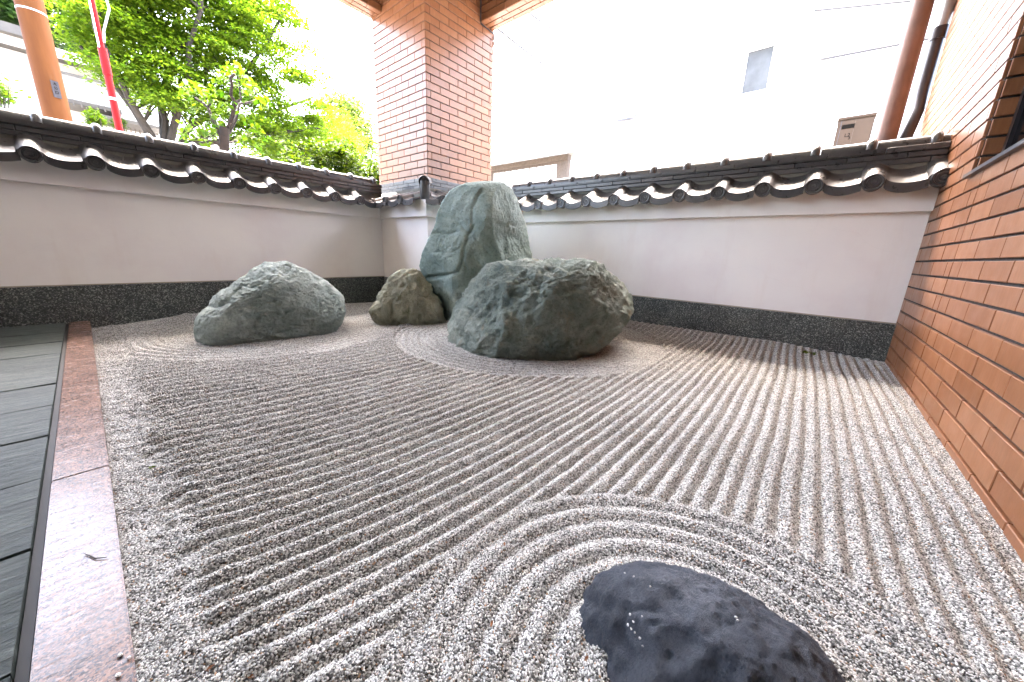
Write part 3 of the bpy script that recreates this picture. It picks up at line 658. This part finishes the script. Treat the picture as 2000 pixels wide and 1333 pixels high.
# ------------------------------------------------------------------ foliage helpers
def leaves(name, centers, size, mat, parent, aspect=.5, droop=.3, flat=.5, shape='diamond', rng=RNG):
    c = np.asarray(centers, float); n = len(c); az = rng.uniform(0, 2*np.pi, n); s = size*rng.uniform(.6, 1.3, n)
    d = np.stack([np.cos(az), np.sin(az), rng.normal(-droop, .35, n)], 1); d /= np.linalg.norm(d, axis=1)[:, None]
    nn = np.stack([rng.normal(0, flat, n), rng.normal(0, flat, n), np.ones(n)], 1); sd_ = np.cross(d, nn); sd_ /= np.linalg.norm(sd_, axis=1)[:, None]; nz = np.cross(sd_, d)
    if shape == 'diamond':
        V = np.stack([c-d*s[:, None]*.5, c+sd_*(s*aspect*.5)[:, None], c+d*s[:, None]*.5, c-sd_*(s*aspect*.5)[:, None]], 1).reshape(-1, 3); Q = np.arange(4*n).reshape(n, 4); k = 4
    else:                                            # pointed leaf of six corners folded along its midrib
        prof = [(-.5, 0), (-.2, .5), (.15, .42), (.5, 0), (.15, -.42), (-.2, -.5)]
        V = np.stack([c+d*(s*a)[:, None]+sd_*(s*aspect*b_)[:, None]+nz*(s*aspect*.28*abs(b_)-s*.10*(a+.5)**2)[:, None] for a, b_ in prof], 1).reshape(-1, 3); Q = np.arange(6*n).reshape(n, 6); k = 6
    me = bpy.data.meshes.new(name); me.vertices.add(len(V)); me.vertices.foreach_set('co', V.ravel()); me.loops.add(Q.size); me.loops.foreach_set('vertex_index', Q.ravel().astype(np.int32))
    me.polygons.add(n); me.polygons.foreach_set('loop_start', np.arange(0, Q.size, k, dtype=np.int32)); me.update(); me.validate(); return new(name, me, mat, parent)
def inpoly(p, poly):
    x, y = p; r = False; j = len(poly)-1
    for i in range(len(poly)):
        if (poly[i][1] > y) != (poly[j][1] > y) and x < (poly[j][0]-poly[i][0])*(y-poly[i][1])/(poly[j][1]-poly[i][1])+poly[i][0]: r = not r
        j = i
    return r
def clumps(poly, y0, y1, n, rad, flat, per, holes=()):
    xs = [a for a, _ in poly]; yy = [b_ for _, b_ in poly]; out = []; cs = []
    while len(cs) < n:
        p = (random.uniform(min(xs), max(xs)), random.uniform(min(yy), max(yy)))
        if not inpoly(p, poly) or any(math.hypot((p[0]-h[0])/h[2], (p[1]-h[1])/h[3]) < 1 for h in holes): continue
        c = pix(*p, 1, random.uniform(y0, y1)); cs.append(c); r = rad*random.uniform(.55, 1.25); m = int(per*random.uniform(.6, 1.3))
        q = RNG.normal(0, .5, (m, 3)); ln = np.linalg.norm(q, axis=1); q[ln > 1] /= ln[ln > 1][:, None]
        q *= np.array([r, r, r*flat]); q[:, 2] -= .25*(q[:, 0]**2+q[:, 1]**2)/r; out.append(c+q)
    return np.concatenate(out), cs
def zfoot(px, py, y):
    p = pix(px, py, 1, y); return (p[0], p[1], -.1)

# big maple
mp = empty('maple_tree', zfoot(318, 275, 13.2)); tag(mp, 'tall many stemmed green maple standing behind the tiled wall', 'tree')
poly = [(120,-20),(170,-60),(300,-85),(450,-75),(545,-50),(580,-20),(575,30),(610,80),(598,120),(640,160),(655,200),(690,230),(706,262),(690,290),(640,300),(560,318),(470,310),(420,290),(390,240),(330,215),(255,170),(200,140),(150,70)]
lc, cs = clumps(poly, 12.2, 14.6, 560, .60, .22, 240, [(560,60,28,16),(585,178,30,14),(598,215,22,9),(345,30,14,12),(290,12,14,9),(455,280,22,18)])
mp_o = np.array(mp.location); leaves('crown', lc-mp_o, .088, LEAF_MAPLE, mp, .55, .35, .45)
tb = MB(); P = lambda x, y, d=13.2: pix(x, y, 1, d)-mp_o
root = np.array([0, 0, 0.])
stems = [[(305,285),(285,240),(255,190),(225,130),(190,60),(170,-40)], [(318,285),(325,235),(300,170),(290,110),(262,40),(240,-80)], [(322,285),(318,200),(330,120),(345,40),(352,-90)], [(330,285),(345,230),(372,160),(368,90),(392,20),(400,-120)],
         [(345,290),(370,250),(430,210),(470,150),(520,80),(560,10)], [(350,290),(400,265),(470,245),(540,215),(610,190)], [(352,292),(430,275),(520,262),(620,250)], [(310,285),(262,215),(215,150),(160,90)], [(335,285),(352,200),(420,110),(440,10)]]
for i, s in enumerate(stems):
    dd = [13.2+(k*.25*((i % 3)-1)) for k in range(len(s))]; pts = [root+np.array([random.uniform(-.2, .2), random.uniform(-.15, .15), 0])]+[P(x+random.uniform(-5, 5), y, d) for (x, y), d in zip(s, dd)]
    tb.tube(pts, [.12]+[.085*(1-.82*k/len(s)) for k in range(len(s))], 7)
    for k in range(2, len(pts)-1):
        for _ in range(5):
            c = min(cs, key=lambda c_: np.linalg.norm((c_-mp_o)-pts[k])+random.uniform(0, 1.2)); e_ = c-mp_o; md = (pts[k]+e_)/2+np.array([0, 0, .12]); tb.tube([pts[k], md, e_], [.026, .016, .006], 5)
tb.build('trunk', BARK, mp, True)
# pruned plum
q5 = lambda pts: [(340+x/5.796, 100+y/5.796) for x, y in pts]
YT = 6.46; pt_ = empty('plum_tree', zfoot(438, 290, YT)); po = np.array(pt_.location); tag(pt_, 'small pruned tree with a sawn trunk and large light leaves', 'tree')
tb = MB(); PP = lambda pts, j=0: [pix(x, y, 1, YT+j*k)-po for k, (x, y) in enumerate(pts)]
t0 = PP(q5([(568,1110),(566,1000),(572,872)])); tb.tube([np.array([t0[0][0], t0[0][1], 0])]+t0, [.075, .060, .058, .056], 12)
br = [([(520,950),(430,760),(385,640),(300,570),(240,530)], .06, .022), ([(385,640),(430,560)], 0, .014), ([(300,570),(380,530)], 0, .010), ([(600,910),(660,740),(695,580),(640,500),(655,400),(640,300),(690,260)], -.05, .026),
      ([(620,930),(700,770),(740,600),(860,580),(980,530)], .05, .021), ([(700,580),(760,540),(740,420),(735,300)], .03, .015), ([(530,1080),(400,1010),(310,980)], -.06, .012), ([(600,1045),(700,1020)], .1, .016), ([(940,550),(905,500)], 0, .008)]
tips = []
for s, j, r in br:
    pp = PP(q5(s), j); tb.tube(pp, [r*(1-.6*k/len(pp)) for k in range(len(pp))], 7); tips += pp[1:]
tb.build('trunk', BARK2, pt_, True)
lv = []
for (x, y, r, n) in [(140,430,75,16),(250,420,60,14),(160,540,80,14),(320,480,70,12),(430,500,70,14),(480,560,70,10),(680,190,70,16),(570,260,70,13),(520,340,70,10),(760,250,60,10),(800,350,70,14),(870,400,60,10),(860,480,70,12),(960,560,60,12),(1040,560,40,8),(1030,620,40,8),
                     (600,640,60,8),(470,720,60,8),(540,800,40,4),(690,400,50,7),(780,730,60,7),(890,850,60,12),(950,930,60,12),(1000,1010,50,10),(850,980,80,16),(760,1010,60,10),(920,1060,60,10),(150,890,90,16),(280,920,90,16),(420,910,80,14),(120,960,60,8),(400,1020,80,10),(220,640,60,8),(820,520,50,7)]:
    for _ in range(int(n*1.7)):
        a, b_ = q5([(x+random.gauss(0, r*.6), y+random.gauss(0, r*.6))])[0]; lv.append(pix(a, b_, 1, YT+random.gauss(0, .13))-po)
leaves('crown', lv, .092, LEAF_PLUM, pt_, .48, .55, .5, 'leaf')
# hedge by the pillar, round shrub, far trees
def bush(name, label, cat, poly, y0, y1, n, rad, per, size, mat, foot, group=None, asp=.55, trunk=True, flat=.8, holes=(), shape='diamond'):
    e = empty(name, foot); o_ = np.array(foot); tag(e, label, cat, group); c, cs_ = clumps(poly, y0, y1, n, rad, flat, per, holes); leaves('crown', c-o_, size, mat, e, asp, .1, .7, shape)
    tb_ = MB(); mid = np.mean(cs_, 0)-o_; mid[2] *= .75; tb_.tube([np.zeros(3), mid*np.array([.5, .5, .6]), mid], [.09*rad+.03, .07*rad+.025, .03*rad+.015], 7)
    for c_ in cs_[:24]: tb_.tube([mid*random.uniform(.5, 1), c_-o_], [.02*rad+.008, .006], 5)
    tb_.build('trunk', BARK, e, True); return e
bush('shrub', 'glossy yellow green shrub rising behind the wall next to the pillar', 'shrub', [(565,300),(600,280),(640,270),(675,275),(700,300),(740,315),(760,350),(720,420),(600,400),(575,330)], 5.7, 6.6, 170, .15, 100, .056, LEAF_HEDGE, zfoot(660, 330, 6.1), None, .5, shape='leaf')
bush('topiary_shrub', 'small round clipped shrub beside the red pole', 'shrub', [(165,232),(172,220),(188,217),(200,226),(202,238),(190,246),(172,243)], 11.2, 11.7, 22, .10, 60, .05, LEAF_PLUM, zfoot(184, 250, 11.4))
bush('topiary_shrub', 'small clipped shrub half hidden behind the red pole', 'shrub', [(222,236),(240,234),(246,244),(232,252),(220,248)], 13.0, 13.6, 14, .10, 50, .05, LEAF_PLUM, zfoot(232, 262, 13.3))
bush('garden_tree', 'leafy branch of a tree beside the white house wall', 'tree', [(-60,150),(5,158),(26,175),(30,190),(0,195),(-70,200)], 12, 12.8, 26, .2, 60, .08, LEAF_PLUM, zfoot(-40, 220, 12.4))
bush('forest_tree', 'dark evergreen tree on the slope above the white house', 'tree', [(-120,-260),(80,-280),(210,-100),(200,100),(120,112),(60,98),(-130,80)], 26, 30, 150, 1.0, 150, .26, LEAF_DARK, zfoot(60, 250, 28), None, .6)
for lab, pl, yy, mt in [('pale sunlit tree behind the shrub beside the pillar', [(640,190),(690,180),(720,230),(730,300),(700,330),(640,320),(620,240)], 22, LEAF_PALE),
                        ('hazy tree far beyond the maple, touching the pillar edge', [(660,175),(700,205),(728,260),(745,330),(700,330)], 30, LEAF_PALE),
                        ('pale tree glimpsed under the maple crown', [(520,250),(600,235),(660,270),(640,330),(540,330),(500,290)], 21, LEAF_PALE)]:
    bush('far_tree', lab, 'tree', pl, yy, yy+3, 70, .8, 90, .22, mt, zfoot(pl[0][0], 320, yy+1.5), None, .6)

# ------------------------------------------------------------------ left side street things
def post(name, label, cat, x, y, r0, r1, h, mat, n=20):
    e = empty(name, (x, y, -.1)); tag(e, label, cat); MB().tube([(0, 0, 0), (0, 0, h)], [r0, r1], n).build('shaft', mat, e, True); return e
pp = pix(88, 130, 1, 9.97)
up = post('utility_pole', 'thick brown utility pole with a number plate behind the tiled wall', 'pole', pp[0], pp[1], .165, .135, 9.5, UTIL, 28)
hb = pix(72, 28, 1, 9.97)[2]+.1
MB().tube([(0, 0, hb-.012), (0, 0, hb+.012)], .153, 28).build('steel_band', ZINC, up, True)
hp_ = pix(99, 173, 1, 9.82)[2]+.1; fd = np.array([-pp[0], -pp[1]]); fd /= np.linalg.norm(fd); an_ = math.atan2(fd[1], fd[0])+math.pi/2+.35
nd = np.array([math.cos(an_-math.pi/2), math.sin(an_-math.pi/2)])
pl_ = MB().box((-.042, -.004, -.12), (.042, .004, .12)).build('number_plate', m_plain('plate_grey', (.035, .034, .038), .7, .1, 9, 0, .1), up, loc=(nd[0]*.160, nd[1]*.160, hp_), rot=(0, 0, an_))
for i, ch in enumerate('大公口'): add_text(ch, .045, (0, -.006, .075-.06*i), (RAD(90), 0, 0), INK, pl_)
rp = pix(206, 125, 1, 8.24); rd = post('red_pole', 'slim red painted steel pole with a white bracket behind the wall', 'pole', rp[0], rp[1], .042, .040, pix(203, 100, 1, 8.24)[2]+.1, REDP, 16)
h0 = pix(203, 100, 1, 8.24)[2]+.1
MB().tube([(0, 0, h0-.02), (0, 0, h0+1.9)], .026, 12).build('upper_tube', REDP, rd, True)
MB().tube([(0, 0, h0-.30), (0, 0, h0+.03)], .0475, 16).build('sleeve', REDP, rd, True)
MB().tube([(0, 0, h0-.62), (0, 0, h0-.585)], .0445, 16).build('band', ZINC, rd, True)
MB().tube([(-.03, -.035, h0+.02), (-.028, -.03, h0+1.9)], .010, 8).build('brace', WHITEP, rd, True)
MB().tube([(.03, -.03, h0+.1), (.05, -.03, h0+.25), (.15, -.03, h0+.55), (.13, -.03, h0+.75), (.05, -.03, h0+1.2), (.05, -.03, h0+1.9)], .013, 8).build('bracket', ZINC, rd, True)

hs = empty('white_house', (.5, 18.2, -.1)); tag(hs, 'white two storey house with balcony behind the utility pole', 'house')
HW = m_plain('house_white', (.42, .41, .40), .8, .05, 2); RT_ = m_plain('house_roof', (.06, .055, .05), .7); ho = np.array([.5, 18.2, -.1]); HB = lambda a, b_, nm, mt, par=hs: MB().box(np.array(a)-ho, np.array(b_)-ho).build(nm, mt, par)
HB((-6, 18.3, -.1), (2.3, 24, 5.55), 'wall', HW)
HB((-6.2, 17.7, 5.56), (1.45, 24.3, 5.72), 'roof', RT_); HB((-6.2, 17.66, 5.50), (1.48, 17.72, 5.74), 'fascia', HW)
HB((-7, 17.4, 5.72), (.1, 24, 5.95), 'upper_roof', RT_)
HB((.35, 17.3, 4.40), (1.45, 17.36, 5.02), 'balcony_panel', m_plain('balcony_panel', (.2, .2, .2), .6)); HB((.32, 17.3, 4.30), (1.48, 18.3, 4.40), 'balcony_floor', RT_); HB((.32, 17.27, 5.02), (1.48, 17.39, 5.07), 'balcony_rail', RT_)
for x in np.linspace(.36, 1.42, 8): HB((x, 17.265, 4.24), (x+.03, 17.3, 4.40), 'bracket', RT_)
for a in ((.55, 4.6, 1.3, 5.3), (.2, 3.2, .95, 3.95), (1.15, 3.2, 1.6, 3.9)):
    f_ = HB((a[0], 18.24, a[1]), (a[2], 18.3, a[3]), 'window', DARKM); HB((a[0]+.05, 18.22, a[1]+.05), (a[2]-.05, 18.245, a[3]-.05), 'pane', GLASS, f_)
HB((1.0, 17.2, 4.05), (2.35, 18.3, 4.14), 'lower_roof', RT_); HB((1.9, 17.4, 3.7), (1.96, 17.46, 4.05), 'porch_post', TIMBER)
for x in np.linspace(1.4, 2.2, 9): HB((x, 17.4, 3.5), (x+.025, 17.43, 3.95), 'lattice_bar', TIMBER)

# ------------------------------------------------------------------ right side: big pipe, downpipe, white building, notice board, cables
def along(pts, r, n=10): return MB().tube(pts, r, n)
e = empty('steel_pipe', (4.3, -.235, -.1)); tag(e, 'thick brown vertical steel pipe outside the wall by the brick corner', 'pipe')
MB().tube([(0, 0, 0), (0, 0, 5)], .064, 24).build('shaft', BPIPE, e, True); MB().tube([(0, 0, 1.62), (0, 0, 1.66)], .075, 24).build('collar', BPIPE, e, True)
MB().box((-.16, -.1, 1.58), (.16, .2, 1.62)).build('base_plate', DARKM, e)
e = empty('downpipe', (4.45, -.38, -.1)); tag(e, 'black plastic downpipe running down the outer edge of the brick wall', 'downpipe')
MB().tube([(-.05, .06, 0), (-.05, .06, 1.45), (-.05, .06, 1.5), (-.1, .03, 1.7), (-.02, 0, 1.9), (0, 0, 2.05), (0, 0, 2.42)], .040, 14).build('lower_pipe', BLKPIPE, e, True)
MB().tube([(0, 0, 2.38), (0, 0, 2.46)], .047, 14).build('socket', BLKPIPE, e, True)
MB().tube([(0, 0, 2.44), (0, -.01, 2.52), (-.12, -.0, 2.75), (-.3, 0, 3.1)], .038, 14).build('upper_pipe', ZINC, e, True)

XBD = 12.0; wb = empty('white_building', (XBD, 0, -.1)); tag(wb, 'plain white rendered building with a sliding window across the street', 'building')
WB = lambda a, b_, nm, mt, par=wb: MB().box(np.array(a)-np.array([XBD, 0, -.1]), np.array(b_)-np.array([XBD, 0, -.1])).build(nm, mt, par)
def wall_with_hole():
    y0, y1, z0, z1 = 1.78, 3.04, 4.86, 5.92
    b = MB()
    for a, c in (((XBD, -9, -.1), (XBD+6, y0, 9)), ((XBD, y1, -.1), (XBD+6, 6.9, 9)), ((XBD, y0, -.1), (XBD+6, y1, z0)), ((XBD, y0, z1), (XBD+6, y1, 9))): b.box(np.array(a)-np.array([XBD, 0, -.1]), np.array(c)-np.array([XBD, 0, -.1]))
    b.build('wall', PAINTW, wb); wn = WB((XBD+.02, y0, z0), (XBD+.09, y1, z0+.05), 'window', WHITEP)
    WB((XBD+.02, y0, z1-.05), (XBD+.09, y1, z1), 'frame', WHITEP, wn); WB((XBD+.02, y0, z0+.05), (XBD+.09, y0+.05, z1-.05), 'frame', WHITEP, wn); WB((XBD+.02, y1-.05, z0+.05), (XBD+.09, y1, z1-.05), 'frame', WHITEP, wn)
    WB((XBD+.012, 2.38, z0+.05), (XBD+.085, 2.45, z1-.05), 'mullion', WHITEP, wn)
    gl = m_plain('pale_window_glass', (.075, .077, .077), .2, .25, 2, 0, .2)
    WB((XBD+.05, y0+.05, z0+.05), (XBD+.06, 2.38, z1-.05), 'pane', gl, wn); WB((XBD+.055, 2.45, z0+.05), (XBD+.065, y1-.05, z1-.05), 'pane', PAINTW, wn)
    WB((XBD-.16, y0-.08, z1+.02), (XBD, y1+.08, z1+.06), 'canopy', PAINTW, wb)
wall_with_hole()
lp = empty('wall_lamp', (XBD-.02, 5.5, 4.85)); tag(lp, 'small grey lamp fixed high on the white building', 'lamp')
MB().box((-.25, -.26, -.03), (-.05, .26, .06)).build('housing', ZINC, lp); MB().box((-.24, -.25, -.05), (-.06, .25, -.031)).build('shade', DARKM, lp); MB().tube([(-.1, -.2, .04), (.03, -.34, .1)], .02, 8).build('arm', DARKM, lp)
bx = empty('water_heater', (9.5, -.06, 2.6)); tag(bx, 'beige wall mounted water heater box above the tiled coping', 'heater')
bo = np.array([9.5, -.06, 2.6]); BX = lambda a, b_, nm, mt, par=bx: MB().box(np.array(a)-bo, np.array(b_)-bo).build(nm, mt, par)
bmx = bev_box('casing', .5, .24, .66, .02, BEIGE, 3); new('casing', bmx, None, bx, (0, 0, -.06), (0, 0, -math.pi/2))
bmx = bev_box('lid', .52, .26, .05, .012, BEIGE, 2); new('lid', bmx, None, bx, (-.006, 0, .6), (0, 0, -math.pi/2))
BX((9.493, -.055, 3.045), (9.502, .12, 3.115), 'vent_slot', INK); BX((9.496, .135, 2.55), (9.503, .140, 3.19), 'panel_seam', DARKM); BX((9.496, -.055, 2.55), (9.503, -.052, 3.19), 'panel_seam', TIMBER)
MB().box((0, -.06, -2.7), (.12, .06, -.06)).build('stand', TIMBER, bx, loc=(.06, 0, 0))
for i, (t_, yy_) in enumerate((('L2', .075), ('♪', .04))): add_text(t_, .085, (-.004, yy_, .33-.05*i), (RAD(90), 0, -math.pi/2), INK, bx)

nb = empty('notice_board', (8.2, 5.35, -.1)); tag(nb, 'roofed timber notice board with a row of white paper strips', 'notice board')
no = np.array([8.2, 5.35, -.1]); NB = lambda a, b_, nm, mt, par=nb: MB().box(np.array(a)-no, np.array(b_)-no).build(nm, mt, par)
y1 = pix(1108, 320, 0, 8.2)[1]; zt = pix(1108, 300, 0, 8.2)[2]
NB((8.2, y1-.02, -.1), (8.32, y1+.12, zt-.02), 'post', TIMBER); NB((8.2, y1+2.9, -.1), (8.32, y1+3.04, zt-.02), 'post', TIMBER)
NB((8.245, y1+.12, 1.4), (8.30, y1+2.9, zt-.02), 'board', TIMBER); NB((8.17, y1-.02, zt-.14), (8.2, y1+3.0, zt-.02), 'header', TIMBER)
b = MB(); ya, yb_ = y1-.2-5.35, y1+3.2-5.35; zz = zt+.1
b.add([(-.26, ya, zz-.03), (-.26, yb_, zz-.03), (.06, yb_, zz+.11), (.06, ya, zz+.11), (.38, ya, zz-.03), (.38, yb_, zz-.03), (-.26, ya, zz-.07), (-.26, yb_, zz-.07), (.06, yb_, zz+.07), (.06, ya, zz+.07), (.38, ya, zz-.07), (.38, yb_, zz-.07)],
      [(0, 3, 2, 1), (3, 4, 5, 2), (6, 7, 8, 9), (9, 8, 11, 10), (0, 1, 7, 6), (4, 10, 11, 5), (0, 6, 9, 3), (3, 9, 10, 4), (1, 2, 8, 7), (2, 5, 11, 8)]); b.build('roof', ROOFT, nb)
for k in range(10):
    yy = y1+.34+.225*k; s_ = NB((8.238, yy, 1.75), (8.244, yy+.19, zt-.20), 'paper_strip', PAPER)
    if k == 0: add_text('歓', .16, (.036, yy+.095-5.35, zt-.36+.1), (RAD(90), 0, -math.pi/2), REDINK, s_); add_text('迎', .16, (.036, yy+.095-5.35, zt-.58+.1), (RAD(90), 0, -math.pi/2), REDINK, s_)
cw = empty('cream_wall', (10.2, 8, -.1)); tag(cw, 'cream wall with a curved top behind the notice board', 'wall')
V = []; nn = 16
for xx in (0, .2):
    V.append((xx, -1.2, 0)); V.append((xx, 3.5, 0))
    for k in range(nn+1): V.append((xx, 3.5-4.7*k/nn, 3.2+.42*min(1, 1.6*math.sin(min(1, (nn-k)/nn*2.2)*math.pi/2))))
m_ = nn+3; Fc = [tuple(range(m_)), tuple(range(2*m_-1, m_-1, -1))]+[(i, m_+i, m_+(i+1) % m_, (i+1) % m_) for i in range(m_)]
MB().add(V, Fc).build('panel', CREAM, cw)
pv = [(10.0-10.2, y-8) for y in (0,)]
dec = MB()
for k in range(9):
    a, b_ = pix(972+random.uniform(-10, 14), 298+random.uniform(-12, 14), 0, 10.19)[1:]; r_ = random.uniform(.03, .07); dec.add([(-.012, a-8-r_, b_+.1), (-.012, a-8, b_+.1-r_*.6), (-.012, a-8+r_, b_+.1), (-.012, a-8, b_+.1+r_*.6)], [(0, 1, 2, 3)])
dec.build('orange_emblem', m_plain('orange_print', (.7, .28, .05), .7), cw)
fb = empty('far_building', (16, 9, -.1)); tag(fb, 'pale far building with a gable and one small window', 'building')
MB().add([(0, -3, 0), (0, 5, 0), (0, 5, 5.6), (0, 1.3, 6.6), (0, -3, 6.9), (4, -3, 0), (4, 5, 0), (4, 5, 5.6), (4, 1.3, 6.6), (4, -3, 6.9)], [(0, 1, 2, 3, 4), (9, 8, 7, 6, 5), (0, 5, 6, 1), (1, 6, 7, 2), (2, 7, 8, 3), (3, 8, 9, 4), (4, 9, 5, 0)]).build('wall', CREAM, fb)
wy, wz = pix(1060, 240, 0, 16)[1:]
fw_ = MB().box((-.05, wy-9-.35, wz-.25), (0, wy-9+.35, wz+.45)).build('window', ZINC, fb); MB().box((-.07, wy-9-.3, wz-.2), (-.04, wy-9+.3, wz+.4)).build('pane', PAINTW, fw_); MB().box((-.3, wy-9-.7, wz+.5), (0, wy-9+.45, wz+.55)).build('canopy', ROOFT, fb)

fp = pix(1192, 100, 0, 14.5); up2 = empty('utility_pole', (fp[0], fp[1], -.1)); tag(up2, 'far pale utility pole with insulators and crossarm', 'pole')
MB().tube([(0, 0, 0), (0, 0, 12)], [.16, .12], 16).build('shaft', PAINTW, up2, True)
for z in (8.7, 9.6): MB().box((-.05, -.9, z), (.05, .9, z+.09)).build('crossarm', ZINC, up2)
for z in (8.79, 9.69):
    for y_ in (-.8, -.4, .4, .8): MB().tube([(0, y_, z), (0, y_, z+.06), (0, y_, z+.12), (0, y_, z+.2)], [.03, .05, .03, .045], 10).build('insulator', WHITEP, up2, True)
for z in (7.3, 6.8, 6.3): MB().tube([(-.15, .1, z), (-.32, .12, z)], .03, 8).build('step_bolt', DARKM, up2, True)
def cable(label, a, b_, sag, r=.012, far=False):
    A, B = np.array(a, float), np.array(b_, float); n = 16
    if far: B = A+(B-A)*1.8
    P_ = [A+(B-A)*k/n+np.array([0, 0, -sag*4*(k/n)*(1-k/n)]) for k in range(n+1)]
    o = MB().tube([p-A for p in P_], r, 6).build('cable', CABLE, None, True, loc=tuple(A)); tag(o, label, 'cable', 'overhead cables')
T_ = np.array([fp[0], fp[1], 0])
cable('thick overhead cable crossing above the white building window', T_+[0, -.2, 6.7], pix(1900, 45, 0, 11.2), .12, .026, True)
cable('upper overhead cable running from the far pole past the pipe', T_+[0, -.8, 8.9], pix(1900, -30, 0, 11.0), .15, .022, True)
cable('thin overhead cable below the white building window', T_+[0, -.2, 5.25], pix(1900, 145, 0, 11.4), .10, .015, True)
cable('thin overhead cable between the two thicker ones', T_+[0, -.4, 8.1], pix(1900, 15, 0, 11.1), .2, .012, True)
cable('overhead cable leading from the brick beam to the far pole, upper run', pix(965, -25, 0, 3.40), T_+[0, .3, 8.2], .1, .016)
cable('overhead cable leading from the brick beam to the far pole, lower run', pix(928, 21, 0, 3.383), T_+[0, .3, 6.7], .1, .016)

# ------------------------------------------------------------------ small litter on the gravel and kerb
def on(px, py, lift=0):
    z = .05
    for _ in range(8): p = pix(px, py, 2, z); z = gz(p[0], p[1])
    return np.array([p[0], p[1], z+lift])
def litter(name, label, cat, px, py, size, mat, n=1, group=None):
    c = on(px, py, .004); V = []; Fc = []
    for k in range(n):
        a = random.uniform(0, 6.28); d = np.array([math.cos(a), math.sin(a), random.uniform(-.1, .3)])*size; s_ = np.array([-math.sin(a), math.cos(a), random.uniform(-.2, .2)])*size*.35; o_ = np.array([random.gauss(0, size*.6), random.gauss(0, size*.6), 0])*(n > 1)
        up_ = np.array([0, 0, size*.22]); b0 = len(V); V += [o_-d, o_-s_+up_, o_, o_+s_+up_, o_+d]; V += [v_-np.array([0, 0, .0008]) for v_ in V[b0:]]
        Fc += [(b0, b0+1, b0+2), (b0, b0+2, b0+3), (b0+1, b0+4, b0+2), (b0+2, b0+4, b0+3), (b0+5, b0+7, b0+6), (b0+5, b0+8, b0+7), (b0+6, b0+7, b0+9), (b0+7, b0+8, b0+9)]
    tag(new(name, mesh(name, V, Fc), mat, None, tuple(c)), label, cat, group)
litter('leaf_tuft', 'small tuft of green leaves on the gravel below the right wall', 'leaves', 1577, 689, .022, MOSS, 9)
litter('leaf_litter', 'dry leaf scraps in the corner of granite base and brick wall', 'leaves', 1722, 706, .014, LEAF_DRY, 8)
litter('leaf_litter', 'brown leaf scraps at the foot of the brick wall', 'leaves', 1838, 862, .008, LEAF_DRY, 7)
litter('leaf_tuft', 'tiny green sprout in the gravel by the kerb', 'leaves', 298, 916, .006, MOSS, 5)
for x, y, s_ in [(985,1066,.007),(1452,1099,.006),(960,1222,.006),(490,1326,.008),(412,1308,.006),(548,840,.005),(570,922,.005),(1405,756,.006),(1260,700,.006),(480,845,.005),(1145,1290,.006),(690,1180,.005)]:
    litter('dry_leaf', 'tiny dry brown leaf fragment lying on the raked gravel', 'leaf', x, y, s_, LEAF_DRY, 1, 'leaf fragments on the gravel')
litter('dry_leaf', 'dry brown leaf caught under the edge of the low boulder', 'leaf', 413, 662, .012, LEAF_DRY, 2)
c = pix(189, 1088, 2, ZK+.002); c2 = [pix(x, y, 2, ZK+.0025)-c for x, y in [(165,1082),(176,1086),(186,1091),(198,1090),(209,1089)]]
tag(MB().tube(c2, [.0007, .0011, .0011, .0009, .0005], 6).build('twig', TIMBER, None, True, loc=tuple(c)), 'small dark curled twig lying on the red kerb', 'twig')
for x, y in [(434, 1283-0), (448, 1287)]: pass
for x, y, s_ in [(435,1282,.0028),(452,1287,.0024),(431,1322,.003)]:
    X_ = x-200; p = pix(X_, y, 2, ZK); bm = bmesh.new(); bmesh.ops.create_icosphere(bm, subdivisions=2, radius=s_)
    for q in bm.verts: q.co *= random.uniform(.8, 1.15); q.co.z = q.co.z*.8+s_*.7
    me = bpy.data.meshes.new('pebble'); bm.to_mesh(me); bm.free(); tag(new('pebble', me, WHITEP, None, tuple(p)), 'stray white pebble lying on the red granite kerb', 'pebble', 'stray pebbles on the kerb')

# white grains of gravel lying on the dark stone
from mathutils.bvhtree import BVHTree
dk = [o for o in bpy.data.objects if o.get('label') == 'dark slate blue stone ringed by raked circles'][0]
bv = BVHTree.FromPolygons([v.co+dk.location for v in dk.data.vertices], [tuple(p.vertices) for p in dk.data.polygons])
for x, y in [(1220,1120),(1238,1127),(1270,1146),(1231,1201),(1254,1204),(1237,1215),(1227,1221),(1233,1229),(1240,1236),(1250,1247),(1255,1262),(1437,1206),(1441,1212)]:
    hit_ = bv.ray_cast(Vector(CAM), Vector(ray(x, y)).normalized())[0]
    if hit_ is None: continue
    bm = bmesh.new(); bmesh.ops.create_icosphere(bm, subdivisions=1, radius=random.uniform(.0014, .0022))
    for q in bm.verts: q.co *= random.uniform(.75, 1.25)
    me = bpy.data.meshes.new('gravel_grain'); bm.to_mesh(me); bm.free()
    tag(new('gravel_grain', me, WHITEP, None, hit_), 'single white gravel grain lying on the dark blue stone', 'grain', 'white grains on the dark stone')
